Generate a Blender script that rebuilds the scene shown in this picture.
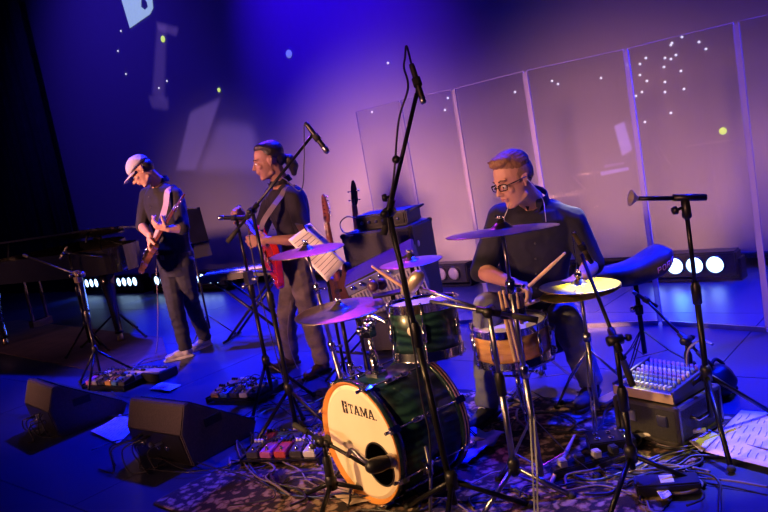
import bpy, bmesh, math, random
from mathutils import Vector, Matrix, noise
random.seed(7)
scene = bpy.context.scene
for o in list(bpy.data.objects): bpy.data.objects.remove(o)
COL = scene.collection
V = Vector
PI = math.pi
# ------------------------------------------------------------------ camera
# stage axes: +X stage left (to the right along the screen), +Y upstage, +Z up, metres
FPX, ROLL, PITCH, YAW, CAMH = 747.0, math.radians(10.2), math.radians(7.9), math.radians(41.4), 1.5
cf = V((-math.sin(YAW)*math.cos(PITCH), math.cos(YAW)*math.cos(PITCH), -math.sin(PITCH)))
cr = V((math.cos(YAW), math.sin(YAW), 0)); cu = cr.cross(cf)
CR = cr*math.cos(ROLL) - cu*math.sin(ROLL); CU = cr*math.sin(ROLL) + cu*math.cos(ROLL)
FH = V((-math.sin(YAW), math.cos(YAW), 0)); LH = -cr      # level viewing direction, and level "towards the left of the view"
cd = bpy.data.cameras.new('camera'); cam = bpy.data.objects.new('camera', cd); COL.objects.link(cam)
M3 = Matrix((CR, CU, -cf)).transposed()
cam.matrix_world = Matrix.Translation((0, 0, CAMH)) @ M3.to_4x4()
cd.sensor_width = 36; cd.lens = 36*FPX/768; cd.clip_end = 100
scene.camera = cam
cd.dof.use_dof = False

def ray(px, py): return cf + CR*((px-384)/FPX) - CU*((py-256)/FPX)
def at(px, py, d):          # point seen at a pixel of the photograph, d metres in front of the lens (level distance)
    r = ray(px, py); return V((0, 0, CAMH)) + r*(d/r.dot(FH))
def gr(px, py, z=0.0):      # point of the level plane z seen at a pixel
    r = ray(px, py); return V((0, 0, CAMH)) + r*((z-CAMH)/r.z)

# ------------------------------------------------------------------ world, lights, exposure
w = bpy.data.worlds.new('world'); scene.world = w; w.use_nodes = True
w.node_tree.nodes['Background'].inputs[0].default_value = (0.006, 0.008, 0.30, 1)
w.node_tree.nodes['Background'].inputs[1].default_value = 0.05
scene.view_settings.view_transform = 'Standard'; scene.view_settings.look = 'None'
scene.view_settings.gamma = 1; scene.view_settings.exposure = 0.2
scene.view_settings.use_curve_mapping = False
def spot(name, loc, tgt, col, power, deg, blend=.6, rad=.1):
    l = bpy.data.lights.new(name, 'SPOT'); l.color = col; l.energy = power; l.spot_size = math.radians(deg)
    l.spot_blend = blend; l.shadow_soft_size = rad
    o = bpy.data.objects.new(name, l); COL.objects.link(o); o.location = loc
    o.rotation_euler = (V(tgt)-V(loc)).to_track_quat('-Z', 'Y').to_euler(); return o
BLUE = (.002, .010, 1); WARM = (1, .55, .22); PEACH = (1, .42, .29)
# rig over the stage: blue back light
spot('back_light_blue', (-9.5, 6.2, 5.4), (-7.2, 4.7, .2), BLUE, 7500, 46, 1)
spot('back_light_blue', (-6.3, 6.2, 5.4), (-5.0, 4.2, .2), BLUE, 9500, 46, 1)
spot('back_light_blue', (-3.6, 6.2, 5.4), (-2.9, 3.8, .2), BLUE, 5500, 46, 1)
spot('back_light_blue', (-.6, 6.0, 5.2), (-1.3, 4.7, 0), BLUE, 10500, 50, 1)
spot('side_light_blue', (-9.0, .5, 4.6), (-6.0, 3.7, 1.5), (.02, .05, 1), 900, 22)
# washes on the screen: blue from the top, violet over the middle
spot('screen_wash_blue', (-6.0, 3.8, 6.4), (-6.0, 6.6, 3.7), (.03, .0, 1), 1300, 52, 1.0)
spot('screen_wash_blue', (-10.2, 3.4, 6.2), (-10.6, 6.6, 2.6), (.06, .02, 1), 260, 90, 1.0)
spot('screen_wash_violet', (-5.0, 1.0, 5.6), (-5.4, 6.6, .8), (.40, .05, 1), 380, 38, 1.0)
spot('screen_wash_violet', (-1.6, 1.6, 5.6), (-1.9, 6.6, .5), (.34, .05, 1), 90, 46, 1.0)
# front of house: low amber beams that graze the heads and die on the foot of the screen
spot('front_light_amber', (-9.5, -6.0, 3.0), (-8.6, 6.6, .5), PEACH, 2600, 15.5, .9, .9)
spot('front_light_amber', (-6.5, -6.0, 3.0), (-5.6, 6.6, .45), PEACH, 12500, 15.5, .9, .9)
spot('front_light_amber', (-3.5, -6.0, 3.0), (-2.9, 6.6, .4), PEACH, 8600, 15.5, .9, .9)
spot('front_light_amber', (-1.0, -6.0, 3.0), (-.6, 6.6, .4), PEACH, 2200, 15.5, .9, .9)
spot('front_light_amber', (-7.4, 0.2, 2.7), (-4.15, 3.6, 1.60), (1, .36, .42), 620, 10, .8, .1)
spot('front_light_amber', (-7.2, -.4, 2.9), tuple(at(511, 186, 3.8)), (1, .50, .34), 520, 6.5, .8, .1)
spot('front_light_amber', (-5.4, -2.4, 3.6), (-2.25, 2.5, .42), WARM, 1900, 17, .8, .1)
spot('front_light_amber', (-2.6, -2.6, 4.0), (-1.75, 2.5, 0), WARM, 380, 19, .9, .1)
spot('front_light_violet', (-8.0, -3.0, 4.6), (-4.3, 3.6, 1.5), (.30, .05, 1), 220, 16, .9, .15)
spot('side_light_magenta', (-5.4, 5.2, 4.2), (-2.6, 2.6, .9), (.50, .04, 1), 380, 24, .8)
spot('special_yellow', (-2.4, 5.6, 4.0), tuple(at(596, 291, 3.60)), (1, .90, .0), 3000, 6, .6, .03)
spot('special_yellow', (-.2, 4.6, 3.6), (-1.02, 3.15, .2), (1, .92, .10), 260, 12, .5, .04)

# ------------------------------------------------------------------ materials
MATS = {}
def mat(name, col, rough=.5, metal=0., col2=None, scale=8., bump=0., coat=0., emit=None, estr=0., alpha=None, stretch=(1, 1, 1), detail=4):
    if name in MATS: return MATS[name]
    m = bpy.data.materials.new(name); m.use_nodes = True; n = m.node_tree.nodes; L = m.node_tree.links
    b = n['Principled BSDF']; b.inputs['Base Color'].default_value = (*col, 1); b.inputs['Roughness'].default_value = rough
    b.inputs['Metallic'].default_value = metal; b.inputs['Coat Weight'].default_value = coat
    if emit: b.inputs['Emission Color'].default_value = (*emit, 1); b.inputs['Emission Strength'].default_value = estr
    tc = n.new('ShaderNodeTexCoord'); mp = n.new('ShaderNodeMapping'); mp.inputs['Scale'].default_value = stretch
    nz = n.new('ShaderNodeTexNoise'); nz.inputs['Scale'].default_value = scale; nz.inputs['Detail'].default_value = detail
    L.new(tc.outputs['Object'], mp.inputs[0]); L.new(mp.outputs[0], nz.inputs[0])
    if col2 is None: col2 = tuple(c*.8 for c in col)
    rp = n.new('ShaderNodeValToRGB'); rp.color_ramp.elements[0].color = (*col, 1); rp.color_ramp.elements[1].color = (*col2, 1)
    rp.color_ramp.elements[0].position = .38; rp.color_ramp.elements[1].position = .62
    L.new(nz.outputs[0], rp.inputs[0]); L.new(rp.outputs[0], b.inputs['Base Color'])
    if bump:
        bp = n.new('ShaderNodeBump'); bp.inputs['Strength'].default_value = bump; bp.inputs['Distance'].default_value = .01
        L.new(nz.outputs[0], bp.inputs['Height']); L.new(bp.outputs[0], b.inputs['Normal'])
    MATS[name] = m; return m
black = mat('black_plastic', (.012, .012, .014), .38)
blackm = mat('black_steel', (.02, .02, .023), .3, .6)
rubber = mat('rubber', (.015, .015, .015), .8)
chrome = mat('chrome', (.75, .75, .78), .14, 1.)
steel = mat('brushed_steel', (.42, .42, .45), .3, 1.)
brass = mat('cymbal_bronze', (.46, .38, .28), .34, 1., (.40, .32, .22), 30)
skin = mat('skin', (.62, .36, .26), .5, 0, (.56, .31, .22), 12, .05)
tolex = mat('black_vinyl', (.018, .018, .02), .6, 0, (.03, .03, .033), 160, .3)
paper = mat('paper', (.8, .8, .78), .8)
white = mat('white_paint', (.8, .8, .8), .5)
cable_m = mat('cable_rubber', (.02, .02, .022), .45)
maple = mat('amber_maple', (.72, .38, .12), .3, 0, (.55, .25, .07), 9, .05, .5, stretch=(1, 1, 6))
wood = mat('pale_hickory', (.75, .52, .30), .5, 0, (.62, .40, .22), 30, .05)
neckwood = mat('rosewood', (.22, .06, .045), .45, 0, (.14, .04, .03), 20)
lens_m = mat('lamp_lens', (.5, .6, 1), .2, emit=(.38, .62, 1), estr=5.0)
lens_dim = mat('lamp_lens_unlit', (.32, .30, .42), .25)

# ------------------------------------------------------------------ mesh builder
ROOTM = {}
def root_of(o):
    while o.parent: o = o.parent
    return o
class MB:
    def __init__(s): s.v = []; s.f = []; s.sm = []
    def add(s, vs, fs, smooth=True):
        b = len(s.v); s.v += [V(p) for p in vs]; s.f += [tuple(i+b for i in f) for f in fs]; s.sm += [smooth]*len(fs); return s
    def box(s, c, size, R=None):
        c = V(c); h = V(size)/2; vs = []
        for x in (-1, 1):
            for y in (-1, 1):
                for z in (-1, 1):
                    p = V((x*h.x, y*h.y, z*h.z)); vs.append(c + (R @ p if R else p))
        return s.add(vs, [(0, 1, 3, 2), (4, 6, 7, 5), (0, 4, 5, 1), (2, 3, 7, 6), (0, 2, 6, 4), (1, 5, 7, 3)], False)
    def tube(s, pts, r, n=8, caps=True, smooth=True):
        pts = [V(p) for p in pts]; k = len(pts); rs = r if isinstance(r, (list, tuple)) else [r]*k
        t0 = (pts[1]-pts[0]).normalized(); a = t0.orthogonal().normalized(); vs = []
        for i in range(k):
            t = (pts[min(i+1, k-1)]-pts[max(i-1, 0)])
            t = t.normalized() if t.length > 1e-9 else t0
            a = (a - t*a.dot(t)); a = a.normalized() if a.length > 1e-6 else t.orthogonal().normalized(); b = t.cross(a)
            for j in range(n):
                q = 2*PI*j/n; vs.append(pts[i] + (a*math.cos(q)+b*math.sin(q))*rs[i])
        fs = [(i*n+j, i*n+(j+1) % n, (i+1)*n+(j+1) % n, (i+1)*n+j) for i in range(k-1) for j in range(n)]
        s.add(vs, fs, smooth)
        if caps:
            b0 = len(s.v)-len(vs); s.f.append(tuple(b0+j for j in reversed(range(n)))); s.f.append(tuple(b0+(k-1)*n+j for j in range(n))); s.sm += [False, False]
        return s
    def lathe(s, prof, c, ax=(0, 0, 1), n=32, closed=False):
        ax = V(ax).normalized(); a = ax.orthogonal().normalized(); b = ax.cross(a); c = V(c); vs = []
        for r, z in prof:
            for j in range(n):
                q = 2*PI*j/n; vs.append(c + ax*z + (a*math.cos(q)+b*math.sin(q))*max(r, 1e-4))
        k = len(prof); m = k if closed else k-1
        fs = [(i*n+j, i*n+(j+1) % n, ((i+1) % k)*n+(j+1) % n, ((i+1) % k)*n+j) for i in range(m) for j in range(n)]
        return s.add(vs, fs)
    def ell(s, c, rad, R=None, n=14, m=9):
        c = V(c); vs = []; fs = []
        P = [V((0, 0, 1))] + [V((math.sin(PI*i/m)*math.cos(2*PI*j/n), math.sin(PI*i/m)*math.sin(2*PI*j/n), math.cos(PI*i/m))) for i in range(1, m) for j in range(n)] + [V((0, 0, -1))]
        for p in P:
            q = V((p.x*rad[0], p.y*rad[1], p.z*rad[2])); vs.append(c + (R @ q if R else q))
        for j in range(n): fs.append((0, 1+j, 1+(j+1) % n))
        for i in range(m-2):
            for j in range(n): fs.append((1+i*n+j, 1+(i+1)*n+j, 1+(i+1)*n+(j+1) % n, 1+i*n+(j+1) % n))
        l = len(P)-1; b = 1+(m-2)*n
        for j in range(n): fs.append((b+j, l, b+(j+1) % n))
        return s.add(vs, fs)
    def cap(s, a, b, r0, r1, n=12):       # rounded tapering limb
        s.ell(a, (r0,)*3, None, n, 8); s.ell(b, (r1,)*3, None, n, 8); return s.tube([a, b], [r0, r1], n)
    def chain(s, pts, rs, n=12):
        for i in range(len(pts)-1): s.cap(pts[i], pts[i+1], rs[i], rs[i+1], n)
        return s
    def prism(s, poly, o, ax, ay, az, h0, h1, smooth=False):   # poly in the (ax, ay) plane, extruded along az
        o, ax, ay, az = V(o), V(ax), V(ay), V(az); n = len(poly)
        vs = [o+ax*p[0]+ay*p[1]+az*h0 for p in poly]+[o+ax*p[0]+ay*p[1]+az*h1 for p in poly]
        fs = [tuple(reversed(range(n))), tuple(range(n, 2*n))]+[(i, (i+1) % n, n+(i+1) % n, n+i) for i in range(n)]
        return s.add(vs, fs, smooth)
    def ribbon(s, pts, nrm, wd, th=.003):
        pts = [V(p) for p in pts]; k = len(pts); vs = []
        for i in range(k):
            t = (pts[min(i+1, k-1)]-pts[max(i-1, 0)]).normalized(); nn = V(nrm[i]) if isinstance(nrm, list) else V(nrm)
            nn = (nn - t*nn.dot(t)).normalized(); b = t.cross(nn)
            for x, y in ((-1, -1), (1, -1), (1, 1), (-1, 1)): vs.append(pts[i]+b*(x*wd/2)+nn*(y*th/2))
        fs = [(i*4+j, i*4+(j+1) % 4, (i+1)*4+(j+1) % 4, (i+1)*4+j) for i in range(k-1) for j in range(4)]+[(3, 2, 1, 0), tuple((k-1)*4+j for j in range(4))]
        return s.add(vs, fs, False)
    def build(s, name, m, parent=None, bevel=0., auto=None):
        me = bpy.data.meshes.new(name); vs = s.v
        if parent:
            inv = ROOTM.get(root_of(parent).name)
            if inv is not None: vs = [inv @ p for p in vs]
        me.from_pydata([tuple(p) for p in vs], [], s.f); me.update()
        me.polygons.foreach_set('use_smooth', s.sm)
        bm = bmesh.new(); bm.from_mesh(me); bmesh.ops.recalc_face_normals(bm, faces=bm.faces)
        if bevel:
            ed = [e for e in bm.edges if len(e.link_faces) == 2 and e.calc_face_angle(0) > .6]
            bmesh.ops.bevel(bm, geom=ed, offset=bevel, segments=2, affect='EDGES', clamp_overlap=True)
        bm.to_mesh(me); bm.free()
        me.materials.append(m); o = bpy.data.objects.new(name, me); COL.objects.link(o)
        if parent: o.parent = parent
        return o
def thing(name, label, cat, loc=(0, 0, 0), group=None, local=False):
    o = bpy.data.objects.new(name, None); COL.objects.link(o); o.location = V(loc); o.empty_display_size = .1
    o['label'] = label; o['category'] = cat
    if group: o['group'] = group
    if not local: ROOTM[o.name] = Matrix.Translation(-V(loc))
    return o
def tag(o, label, cat, group=None, kind=None):
    o['label'] = label; o['category'] = cat
    if group: o['group'] = group
    if kind: o['kind'] = kind
    return o
def struct(o): o['kind'] = 'structure'; return o
def dup(r0, label=None, group=None):
    r = r0.copy(); COL.objects.link(r)
    if label: r['label'] = label
    if group: r['group'] = group
    for ch in list(r0.children):
        c = ch.copy(); COL.objects.link(c); c.parent = r
        for g in ch.children:
            d = g.copy(); COL.objects.link(d); d.parent = c
    return r
def frame(o, x, y, z):
    m = Matrix((V(x), V(y), V(z))).transposed().to_4x4(); m.translation = V(o); return m
def spline(pts, k=6):
    pts = [V(p) for p in pts]; P = [pts[0]]+pts+[pts[-1]]; out = []
    for i in range(1, len(P)-2):
        for j in range(k):
            t = j/k; a, b, c, d = P[i-1], P[i], P[i+1], P[i+2]
            out.append(.5*((2*b)+(c-a)*t+(2*a-5*b+4*c-d)*t*t+(3*b-a-3*c+d)*t**3))
    out.append(pts[-1]); return out
def remesh(mb, name, m, parent, vox=.006, smooth=5, folds=0., fscale=(9, 9, 9), fold_fn=None):
    me = bpy.data.meshes.new('tmp'); me.from_pydata([tuple(p) for p in mb.v], [], mb.f); me.update()
    bm = bmesh.new(); bm.from_mesh(me); bmesh.ops.recalc_face_normals(bm, faces=bm.faces); bm.to_mesh(me); bm.free()
    o = bpy.data.objects.new('tmp', me); COL.objects.link(o)
    r = o.modifiers.new('r', 'REMESH'); r.mode = 'VOXEL'; r.voxel_size = vox
    sm = o.modifiers.new('s', 'SMOOTH'); sm.factor = .5; sm.iterations = smooth
    dg = bpy.context.evaluated_depsgraph_get(); ev = o.evaluated_get(dg); me2 = bpy.data.meshes.new_from_object(ev)
    bpy.data.objects.remove(o); bpy.data.meshes.remove(me)
    if folds:
        nr = [v.normal.copy() for v in me2.vertices]
        for v, nn in zip(me2.vertices, nr):
            p = v.co; q = V((p.x*fscale[0], p.y*fscale[1], p.z*fscale[2]))
            a = noise.noise(q) ; b = noise.noise(q*2.3+V((5, 1, 2)))
            d = (1-abs(a)*2.4)*folds + b*folds*.5
            v.co = p + nn*d
    if parent:
        inv = ROOTM.get(root_of(parent).name)
        if inv is not None: me2.transform(inv)
    me2.polygons.foreach_set('use_smooth', [True]*len(me2.polygons)); me2.update()
    me2.materials.clear(); me2.materials.append(m); me2.name = name
    o = bpy.data.objects.new(name, me2); COL.objects.link(o); o.parent = parent; return o

# ================================================================== SETTING
def stage_material():
    m = bpy.data.materials.new('stage_paint'); m.use_nodes = True; n = m.node_tree.nodes; L = m.node_tree.links; b = n['Principled BSDF']
    tc = n.new('ShaderNodeTexCoord'); nz = n.new('ShaderNodeTexNoise'); nz.inputs['Scale'].default_value = 1.3; nz.inputs['Detail'].default_value = 8
    L.new(tc.outputs['Object'], nz.inputs[0])
    rp = n.new('ShaderNodeValToRGB'); rp.color_ramp.elements[0].color = (.026, .03, .06, 1); rp.color_ramp.elements[1].color = (.045, .052, .10, 1)
    L.new(nz.outputs[0], rp.inputs[0]); L.new(rp.outputs[0], b.inputs['Base Color'])
    rr = n.new('ShaderNodeMapRange'); rr.inputs[3].default_value = .30; rr.inputs[4].default_value = .46; b.inputs['Specular IOR Level'].default_value = .35; L.new(nz.outputs[0], rr.inputs[0]); L.new(rr.outputs[0], b.inputs['Roughness'])
    n2 = n.new('ShaderNodeTexNoise'); n2.inputs['Scale'].default_value = 60; L.new(tc.outputs['Object'], n2.inputs[0])
    bp = n.new('ShaderNodeBump'); bp.inputs['Strength'].default_value = .12; bp.inputs['Distance'].default_value = .004; L.new(n2.outputs[0], bp.inputs['Height']); L.new(bp.outputs[0], b.inputs['Normal'])
    return m
fl = struct(MB().box((-6.5, 2.6, -.12), (22, 9.6, .2)).build('floor', mat('stage_deck', (.01, .01, .012), .8)))
stage_m = stage_material()
k = 0
for ix in range(9):               # stage decks, 2.44 x 1.22, laid in broken bond
    for iy in range(8):
        x0 = -17.2+ix*2.44+(1.22 if iy % 2 else 0); y0 = -2.1+iy*1.22
        x1, y1 = min(x0+2.434, 4.5), min(y0+1.214, 7.35)
        if x0 > 4.2: continue
        o = MB().box(((x0+x1)/2, (y0+y1)/2, -.01+random.uniform(-.0006, 0)), (x1-x0, y1-y0, .02)).build('stage_panel', stage_m, fl); k += 1
struct(MB().box((-6.5, 7.45, 3.5), (22, .1, 7.2)).build('wall_back', mat('wall_black', (.01, .01, .012), .9)))
struct(MB().box((-17.45, 2.6, 3.5), (.1, 9.6, 7.2)).build('wall_left', mat('wall_black', (.01, .01, .012), .9)))

# projection screen: matt white cloth; the projected picture and painted-in shield reflections (faint shapes) give light
def screen_material():
    m = bpy.data.materials.new('projection_cloth'); m.use_nodes = True; n = m.node_tree.nodes; L = m.node_tree.links; b = n['Principled BSDF']
    b.inputs['Base Color'].default_value = (.42, .42, .44, 1); b.inputs['Roughness'].default_value = .9
    b.inputs['Specular IOR Level'].default_value = .1
    tc = n.new('ShaderNodeTexCoord'); sx = n.new('ShaderNodeSeparateXYZ'); L.new(tc.outputs['Object'], sx.inputs[0])
    def math_(op, a, b_=None, c=None):
        q = n.new('ShaderNodeMath'); q.operation = op
        for i, x in enumerate((a, b_, c)):
            if x is None: continue
            if isinstance(x, (int, float)): q.inputs[i].default_value = x
            else: L.new(x, q.inputs[i])
        return q.outputs[0]
    X, Z = sx.outputs[0], sx.outputs[2]
    nz = n.new('ShaderNodeTexNoise'); nz.inputs['Scale'].default_value = 1.1; nz.inputs['Detail'].default_value = 3; L.new(tc.outputs['Object'], nz.inputs[0])
    def soft(x, a, e):       # 1 where x > a, soft edge e
        q = n.new('ShaderNodeMapRange'); q.interpolation_type = 'SMOOTHSTEP'; q.inputs[1].default_value = a-e; q.inputs[2].default_value = a+e; L.new(x, q.inputs[0]); return q.outputs[0]
    def half(px, pz, nx, nz_, e):    # soft half plane through (px, pz)
        d = math_('ADD', math_('MULTIPLY', math_('SUBTRACT', X, px), nx), math_('MULTIPLY', math_('SUBTRACT', Z, pz), nz_)); return soft(d, 0, e)
    def poly(pts, e):
        out = None; c = (sum(p[0] for p in pts)/len(pts), sum(p[1] for p in pts)/len(pts))
        for i in range(len(pts)):
            (x0, z0), (x1, z1) = pts[i], pts[(i+1) % len(pts)]; nx, nz_ = -(z1-z0), (x1-x0); l = math.hypot(nx, nz_); nx /= l; nz_ /= l
            if (c[0]-x0)*nx+(c[1]-z0)*nz_ < 0: nx, nz_ = -nx, -nz_
            h = half(x0, z0, nx, nz_, e); out = h if out is None else math_('MULTIPLY', out, h)
        return out
    def S(px, py):
        r = ray(px, py); p = V((0, 0, CAMH))+r*(6.6/r.y); return (p.x+6.1, p.z-3.2)
    shapes = [([(176, 170), (190, 112), (220, 98), (212, 125), (195, 170)], .05, .55), ([(198, 170), (218, 122), (252, 126), (262, 170)], .12, .45),
              ([(152, 95), (157, 25), (166, 25), (164, 100)], .06, .25), ([(148, 96), (168, 98), (168, 110), (152, 108)], .05, .25),
              ([(156, 22), (178, 28), (176, 36), (158, 30)], .04, .35),
              ([(614, 126), (624, 122), (632, 150), (622, 156)], .015, 1.6), ([(600, 172), (628, 167), (629, 170), (601, 176)], .01, 1.4), ([(604, 165), (624, 162), (624, 164), (604, 168)], .01, .7)]  # this row: reflections in the acrylic shield, painted as glow on the cloth
    acc = None
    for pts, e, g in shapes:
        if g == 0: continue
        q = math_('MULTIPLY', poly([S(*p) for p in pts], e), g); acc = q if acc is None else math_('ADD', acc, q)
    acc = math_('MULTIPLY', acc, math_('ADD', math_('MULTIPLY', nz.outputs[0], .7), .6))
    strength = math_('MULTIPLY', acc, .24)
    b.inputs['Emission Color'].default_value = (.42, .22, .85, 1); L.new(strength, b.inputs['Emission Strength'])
    wv = n.new('ShaderNodeTexNoise'); wv.inputs['Scale'].default_value = 3; mp = n.new('ShaderNodeMapping'); mp.inputs['Scale'].default_value = (3, 1, .2)
    L.new(tc.outputs['Object'], mp.inputs[0]); L.new(mp.outputs[0], wv.inputs[0])
    bp = n.new('ShaderNodeBump'); bp.inputs['Strength'].default_value = .25; bp.inputs['Distance'].default_value = .05; L.new(wv.outputs[0], bp.inputs['Height']); L.new(bp.outputs[0], b.inputs['Normal'])
    return m
scr = thing('projection_screen', 'huge pale projection screen filling the back of the stage', 'screen', (-6.1, 6.6, 3.2))
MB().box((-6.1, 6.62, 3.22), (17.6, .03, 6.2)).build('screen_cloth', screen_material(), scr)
MB().tube([(-14.9, 6.62, .11), (2.7, 6.62, .11)], .03, 10).build('bottom_batten', black, scr)
def onscreen(px, py, y=6.6): r = ray(px, py); return V((0, 0, CAMH))+r*(y/r.y)
star_m = mat('star_dot', (.8, .8, .9), .6, emit=(.85, .8, 1), estr=.85)
lime_m = mat('projected_lime', (.6, .7, .2), .6, emit=(.75, .95, .2), estr=.7)
letter_m = mat('projected_letter', (.5, .6, .7), .6, emit=(.33, .47, .62), estr=.75)
stars = [(682, 37), (671, 45), (672, 43), (699, 42), (706, 49), (646, 58), (640, 64), (627, 65), (676, 55), (671, 59), (664, 67), (665, 58), (681, 71), (640, 75), (647, 81), (665, 82),
         (684, 89), (642, 92), (636, 96), (665, 92), (671, 113), (388, 63), (372, 112), (515, 92), (552, 81), (558, 84), (601, 78), (448, 98), (445, 110), (645, 122), (744, 120), (121, 31), (126, 74), (118, 51), (167, 81), (159, 88)]
for px, py in stars:
    p = onscreen(px, py, 6.602); rr = .011*(p-V((0, 0, 1.5))).length/7.5 if px > 300 else .013
    MB().lathe([(0, 0), (rr, 0), (rr, .006), (0, .006)], p, (0, -1, 0), 10).build('star_dot', star_m, scr)  # small glowing disc on the face of the cloth
for px, py, r in ((163, 39, .045), (219, 90, .028), (723, 131, .03), (289, 54, .05)):
    MB().lathe([(0, 0), (r, 0), (r, .006), (0, .006)], onscreen(px, py, 6.602), (0, -1, 0), 14).build('projected_dot', lime_m if px != 289 else mat('projected_blob', (.4, .4, .7), .7, emit=(.16, .2, .75), estr=.7), scr)
# projected letter B: the corner that shows at the top of the picture
OS = lambda pp: [onscreen(x, y) for x, y in pp]
outer = OS([(130, 28), (150, 14), (153, 8), (152, -2), (147, -12), (141, -16), (146, -26), (143, -38), (134, -46), (108, -46)])
def ringed(outer, holes, y0, y1):        # planar polygon with holes -> slab
    bm = bmesh.new(); es = []
    for lp in [outer]+holes:
        vs = [bm.verts.new((p.x, y0, p.z)) for p in lp]
        for i in range(len(vs)): es.append(bm.edges.new((vs[i], vs[(i+1) % len(vs)])))
    bmesh.ops.triangle_fill(bm, use_beauty=True, edges=es)
    r = bmesh.ops.extrude_face_region(bm, geom=list(bm.faces))
    for g in r['geom']:
        if isinstance(g, bmesh.types.BMVert): g.co.y = y1
    mb = MB(); bm.verts.index_update(); mb.add([v.co.copy() for v in bm.verts], [tuple(v.index for v in f.verts) for f in bm.faces], False); bm.free(); return mb
ringed(outer, [OS([(141, -1), (144, -2), (147, 2), (148, 7), (145, 10), (141, 7)]), OS([(130, -35), (137, -36), (139, -29), (137, -23), (132, -23)])], 6.603, 6.597).build('projected_letter', letter_m, scr)

# black masking leg at the left edge of the screen, pleated
mb = MB(); n = 120; top = []
x0, x1 = -17.3, -12.75
vs = []
for i in range(n+1):
    x = x0+(x1-x0)*i/n; y = 6.35+.06*math.sin(i*.9)+.02*math.sin(i*2.3)
    vs += [(x, y, 0.01), (x, y, 6.6), (x, y+.02, 6.6), (x, y+.02, .01)]
fs = []
for i in range(n): 
    for j in range(4): fs.append((i*4+j, (i+1)*4+j, (i+1)*4+(j+1) % 4, i*4+(j+1) % 4))
mb.add(vs, fs)
tag(mb.build('curtain', mat('black_serge', (.05, .05, .06), .95)), 'black pleated masking curtain hanging at the far left beside the screen', 'curtain')

# ---------------------------------------------------------------- light bars along the foot of the screen
def light_bar_proto():
    r = thing('light_bar', 'x', 'stage light', (0, 0, 0), local=True)
    MB().box((0, .10, .14), (.80, .16, .20)).build('housing', black, r, .012)
    MB().box((-.42, .1, .09), (.02, .14, .18)).box((.42, .1, .09), (.02, .14, .18)).box((0, .1, .012), (.86, .16, .02)).build('bracket', blackm, r, .003)
    for i in range(4):
        x = -.24+i*.16
        l = MB().lathe([(0, -.012), (.04, -.010), (.066, 0), (.066, .02)], (x, .012, .14), (0, 1, 0), 24).build('lens', lens_m, r)
        MB().lathe([(.068, .02), (.080, .02), (.080, -.014), (.072, -.016), (.068, -.012)], (x, .012, .14), (0, 1, 0), 24, True).build('lens_ring', black, l)
    return r
bar0 = light_bar_proto()
bars = [(-12.05, 'lit blue light bar on the floor nearest the black curtain, under the piano'),
        (-10.85, 'lit blue light bar on the floor between the piano and the cap-wearing guitarist'),
        (-9.75, 'lit blue light bar on the floor just left of the guitarist legs'),
        (-8.75, 'light bar on the floor just right of the guitarist legs'),
        (-4.75, 'blue light bar with unlit lenses behind the acrylic shield, right of the big amp'),
        (-2.17, 'large bright light bar with four blue-white lamps at right behind the acrylic shield')]
for i, (x, lab) in enumerate(bars):
    r = bar0 if i == 0 else dup(bar0); r['label'] = lab; r.location = (x, 6.12, 0); r['group'] = 'light bars along the foot of the screen'
    if i < 4:
        r.location.z = .05; rs = MB().box((0, .10, -.025), (.80, .18, .048)).build('riser', black); rs.parent = r
    if i != 4: spot('light_bar_beam', (x, 6.0, .16), (x, 4.6, -.1), (.01, .05, 1), 22, 80, 1.0, .06)
    if i == 4:
        for c in r.children:
            if c.name.startswith('lens'):
                c.data = c.data.copy(); c.data.materials[0] = lens_dim

# ---------------------------------------------------------------- acrylic drum shield
def glass_material():
    m = bpy.data.materials.new('clear_acrylic'); m.use_nodes = True; n = m.node_tree.nodes; L = m.node_tree.links; n.remove(n['Principled BSDF'])
    out = n['Material Output']; t = n.new('ShaderNodeBsdfTransparent'); t.inputs[0].default_value = (.95, .955, .97, 1)
    g = n.new('ShaderNodeBsdfGlossy'); g.inputs[1].default_value = .02; lw = n.new('ShaderNodeLayerWeight'); pw = n.new('ShaderNodeMath'); pw.operation = 'POWER'; L.new(lw.outputs['Facing'], pw.inputs[0]); pw.inputs[1].default_value = 4
    fr = n.new('ShaderNodeMath'); fr.operation = 'MULTIPLY_ADD'; L.new(pw.outputs[0], fr.inputs[0]); fr.inputs[1].default_value = .5; fr.inputs[2].default_value = .03
    mx = n.new('ShaderNodeMixShader'); L.new(fr.outputs[0], mx.inputs[0]); L.new(t.outputs[0], mx.inputs[1]); L.new(g.outputs[0], mx.inputs[2]); L.new(mx.outputs[0], out.inputs[0]); return m
acry = glass_material()
def edge_material():
    m = bpy.data.materials.new('acrylic_edge'); m.use_nodes = True; n = m.node_tree.nodes; L = m.node_tree.links; n.remove(n['Principled BSDF'])
    out = n['Material Output']; t = n.new('ShaderNodeBsdfTransparent'); t.inputs[0].default_value = (.8, .8, .85, 1)
    d = n.new('ShaderNodeBsdfDiffuse'); d.inputs[0].default_value = (.75, .7, .85, 1); mx = n.new('ShaderNodeMixShader'); mx.inputs[0].default_value = .4
    L.new(t.outputs[0], mx.inputs[1]); L.new(d.outputs[0], mx.inputs[2]); L.new(mx.outputs[0], out.inputs[0]); return m
edge_m = edge_material()
SX = [(-4.40, 4.95), (-3.78, 4.80), (-3.33, 4.92), (-2.62, 4.78), (-1.95, 4.92), (-1.24, 4.80), (-.50, 4.95)]
sh = thing('drum_shield', 'tall clear acrylic drum shield of hinged panels behind the drummer', 'drum shield', (-2.4, 4.85, 0))
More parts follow.
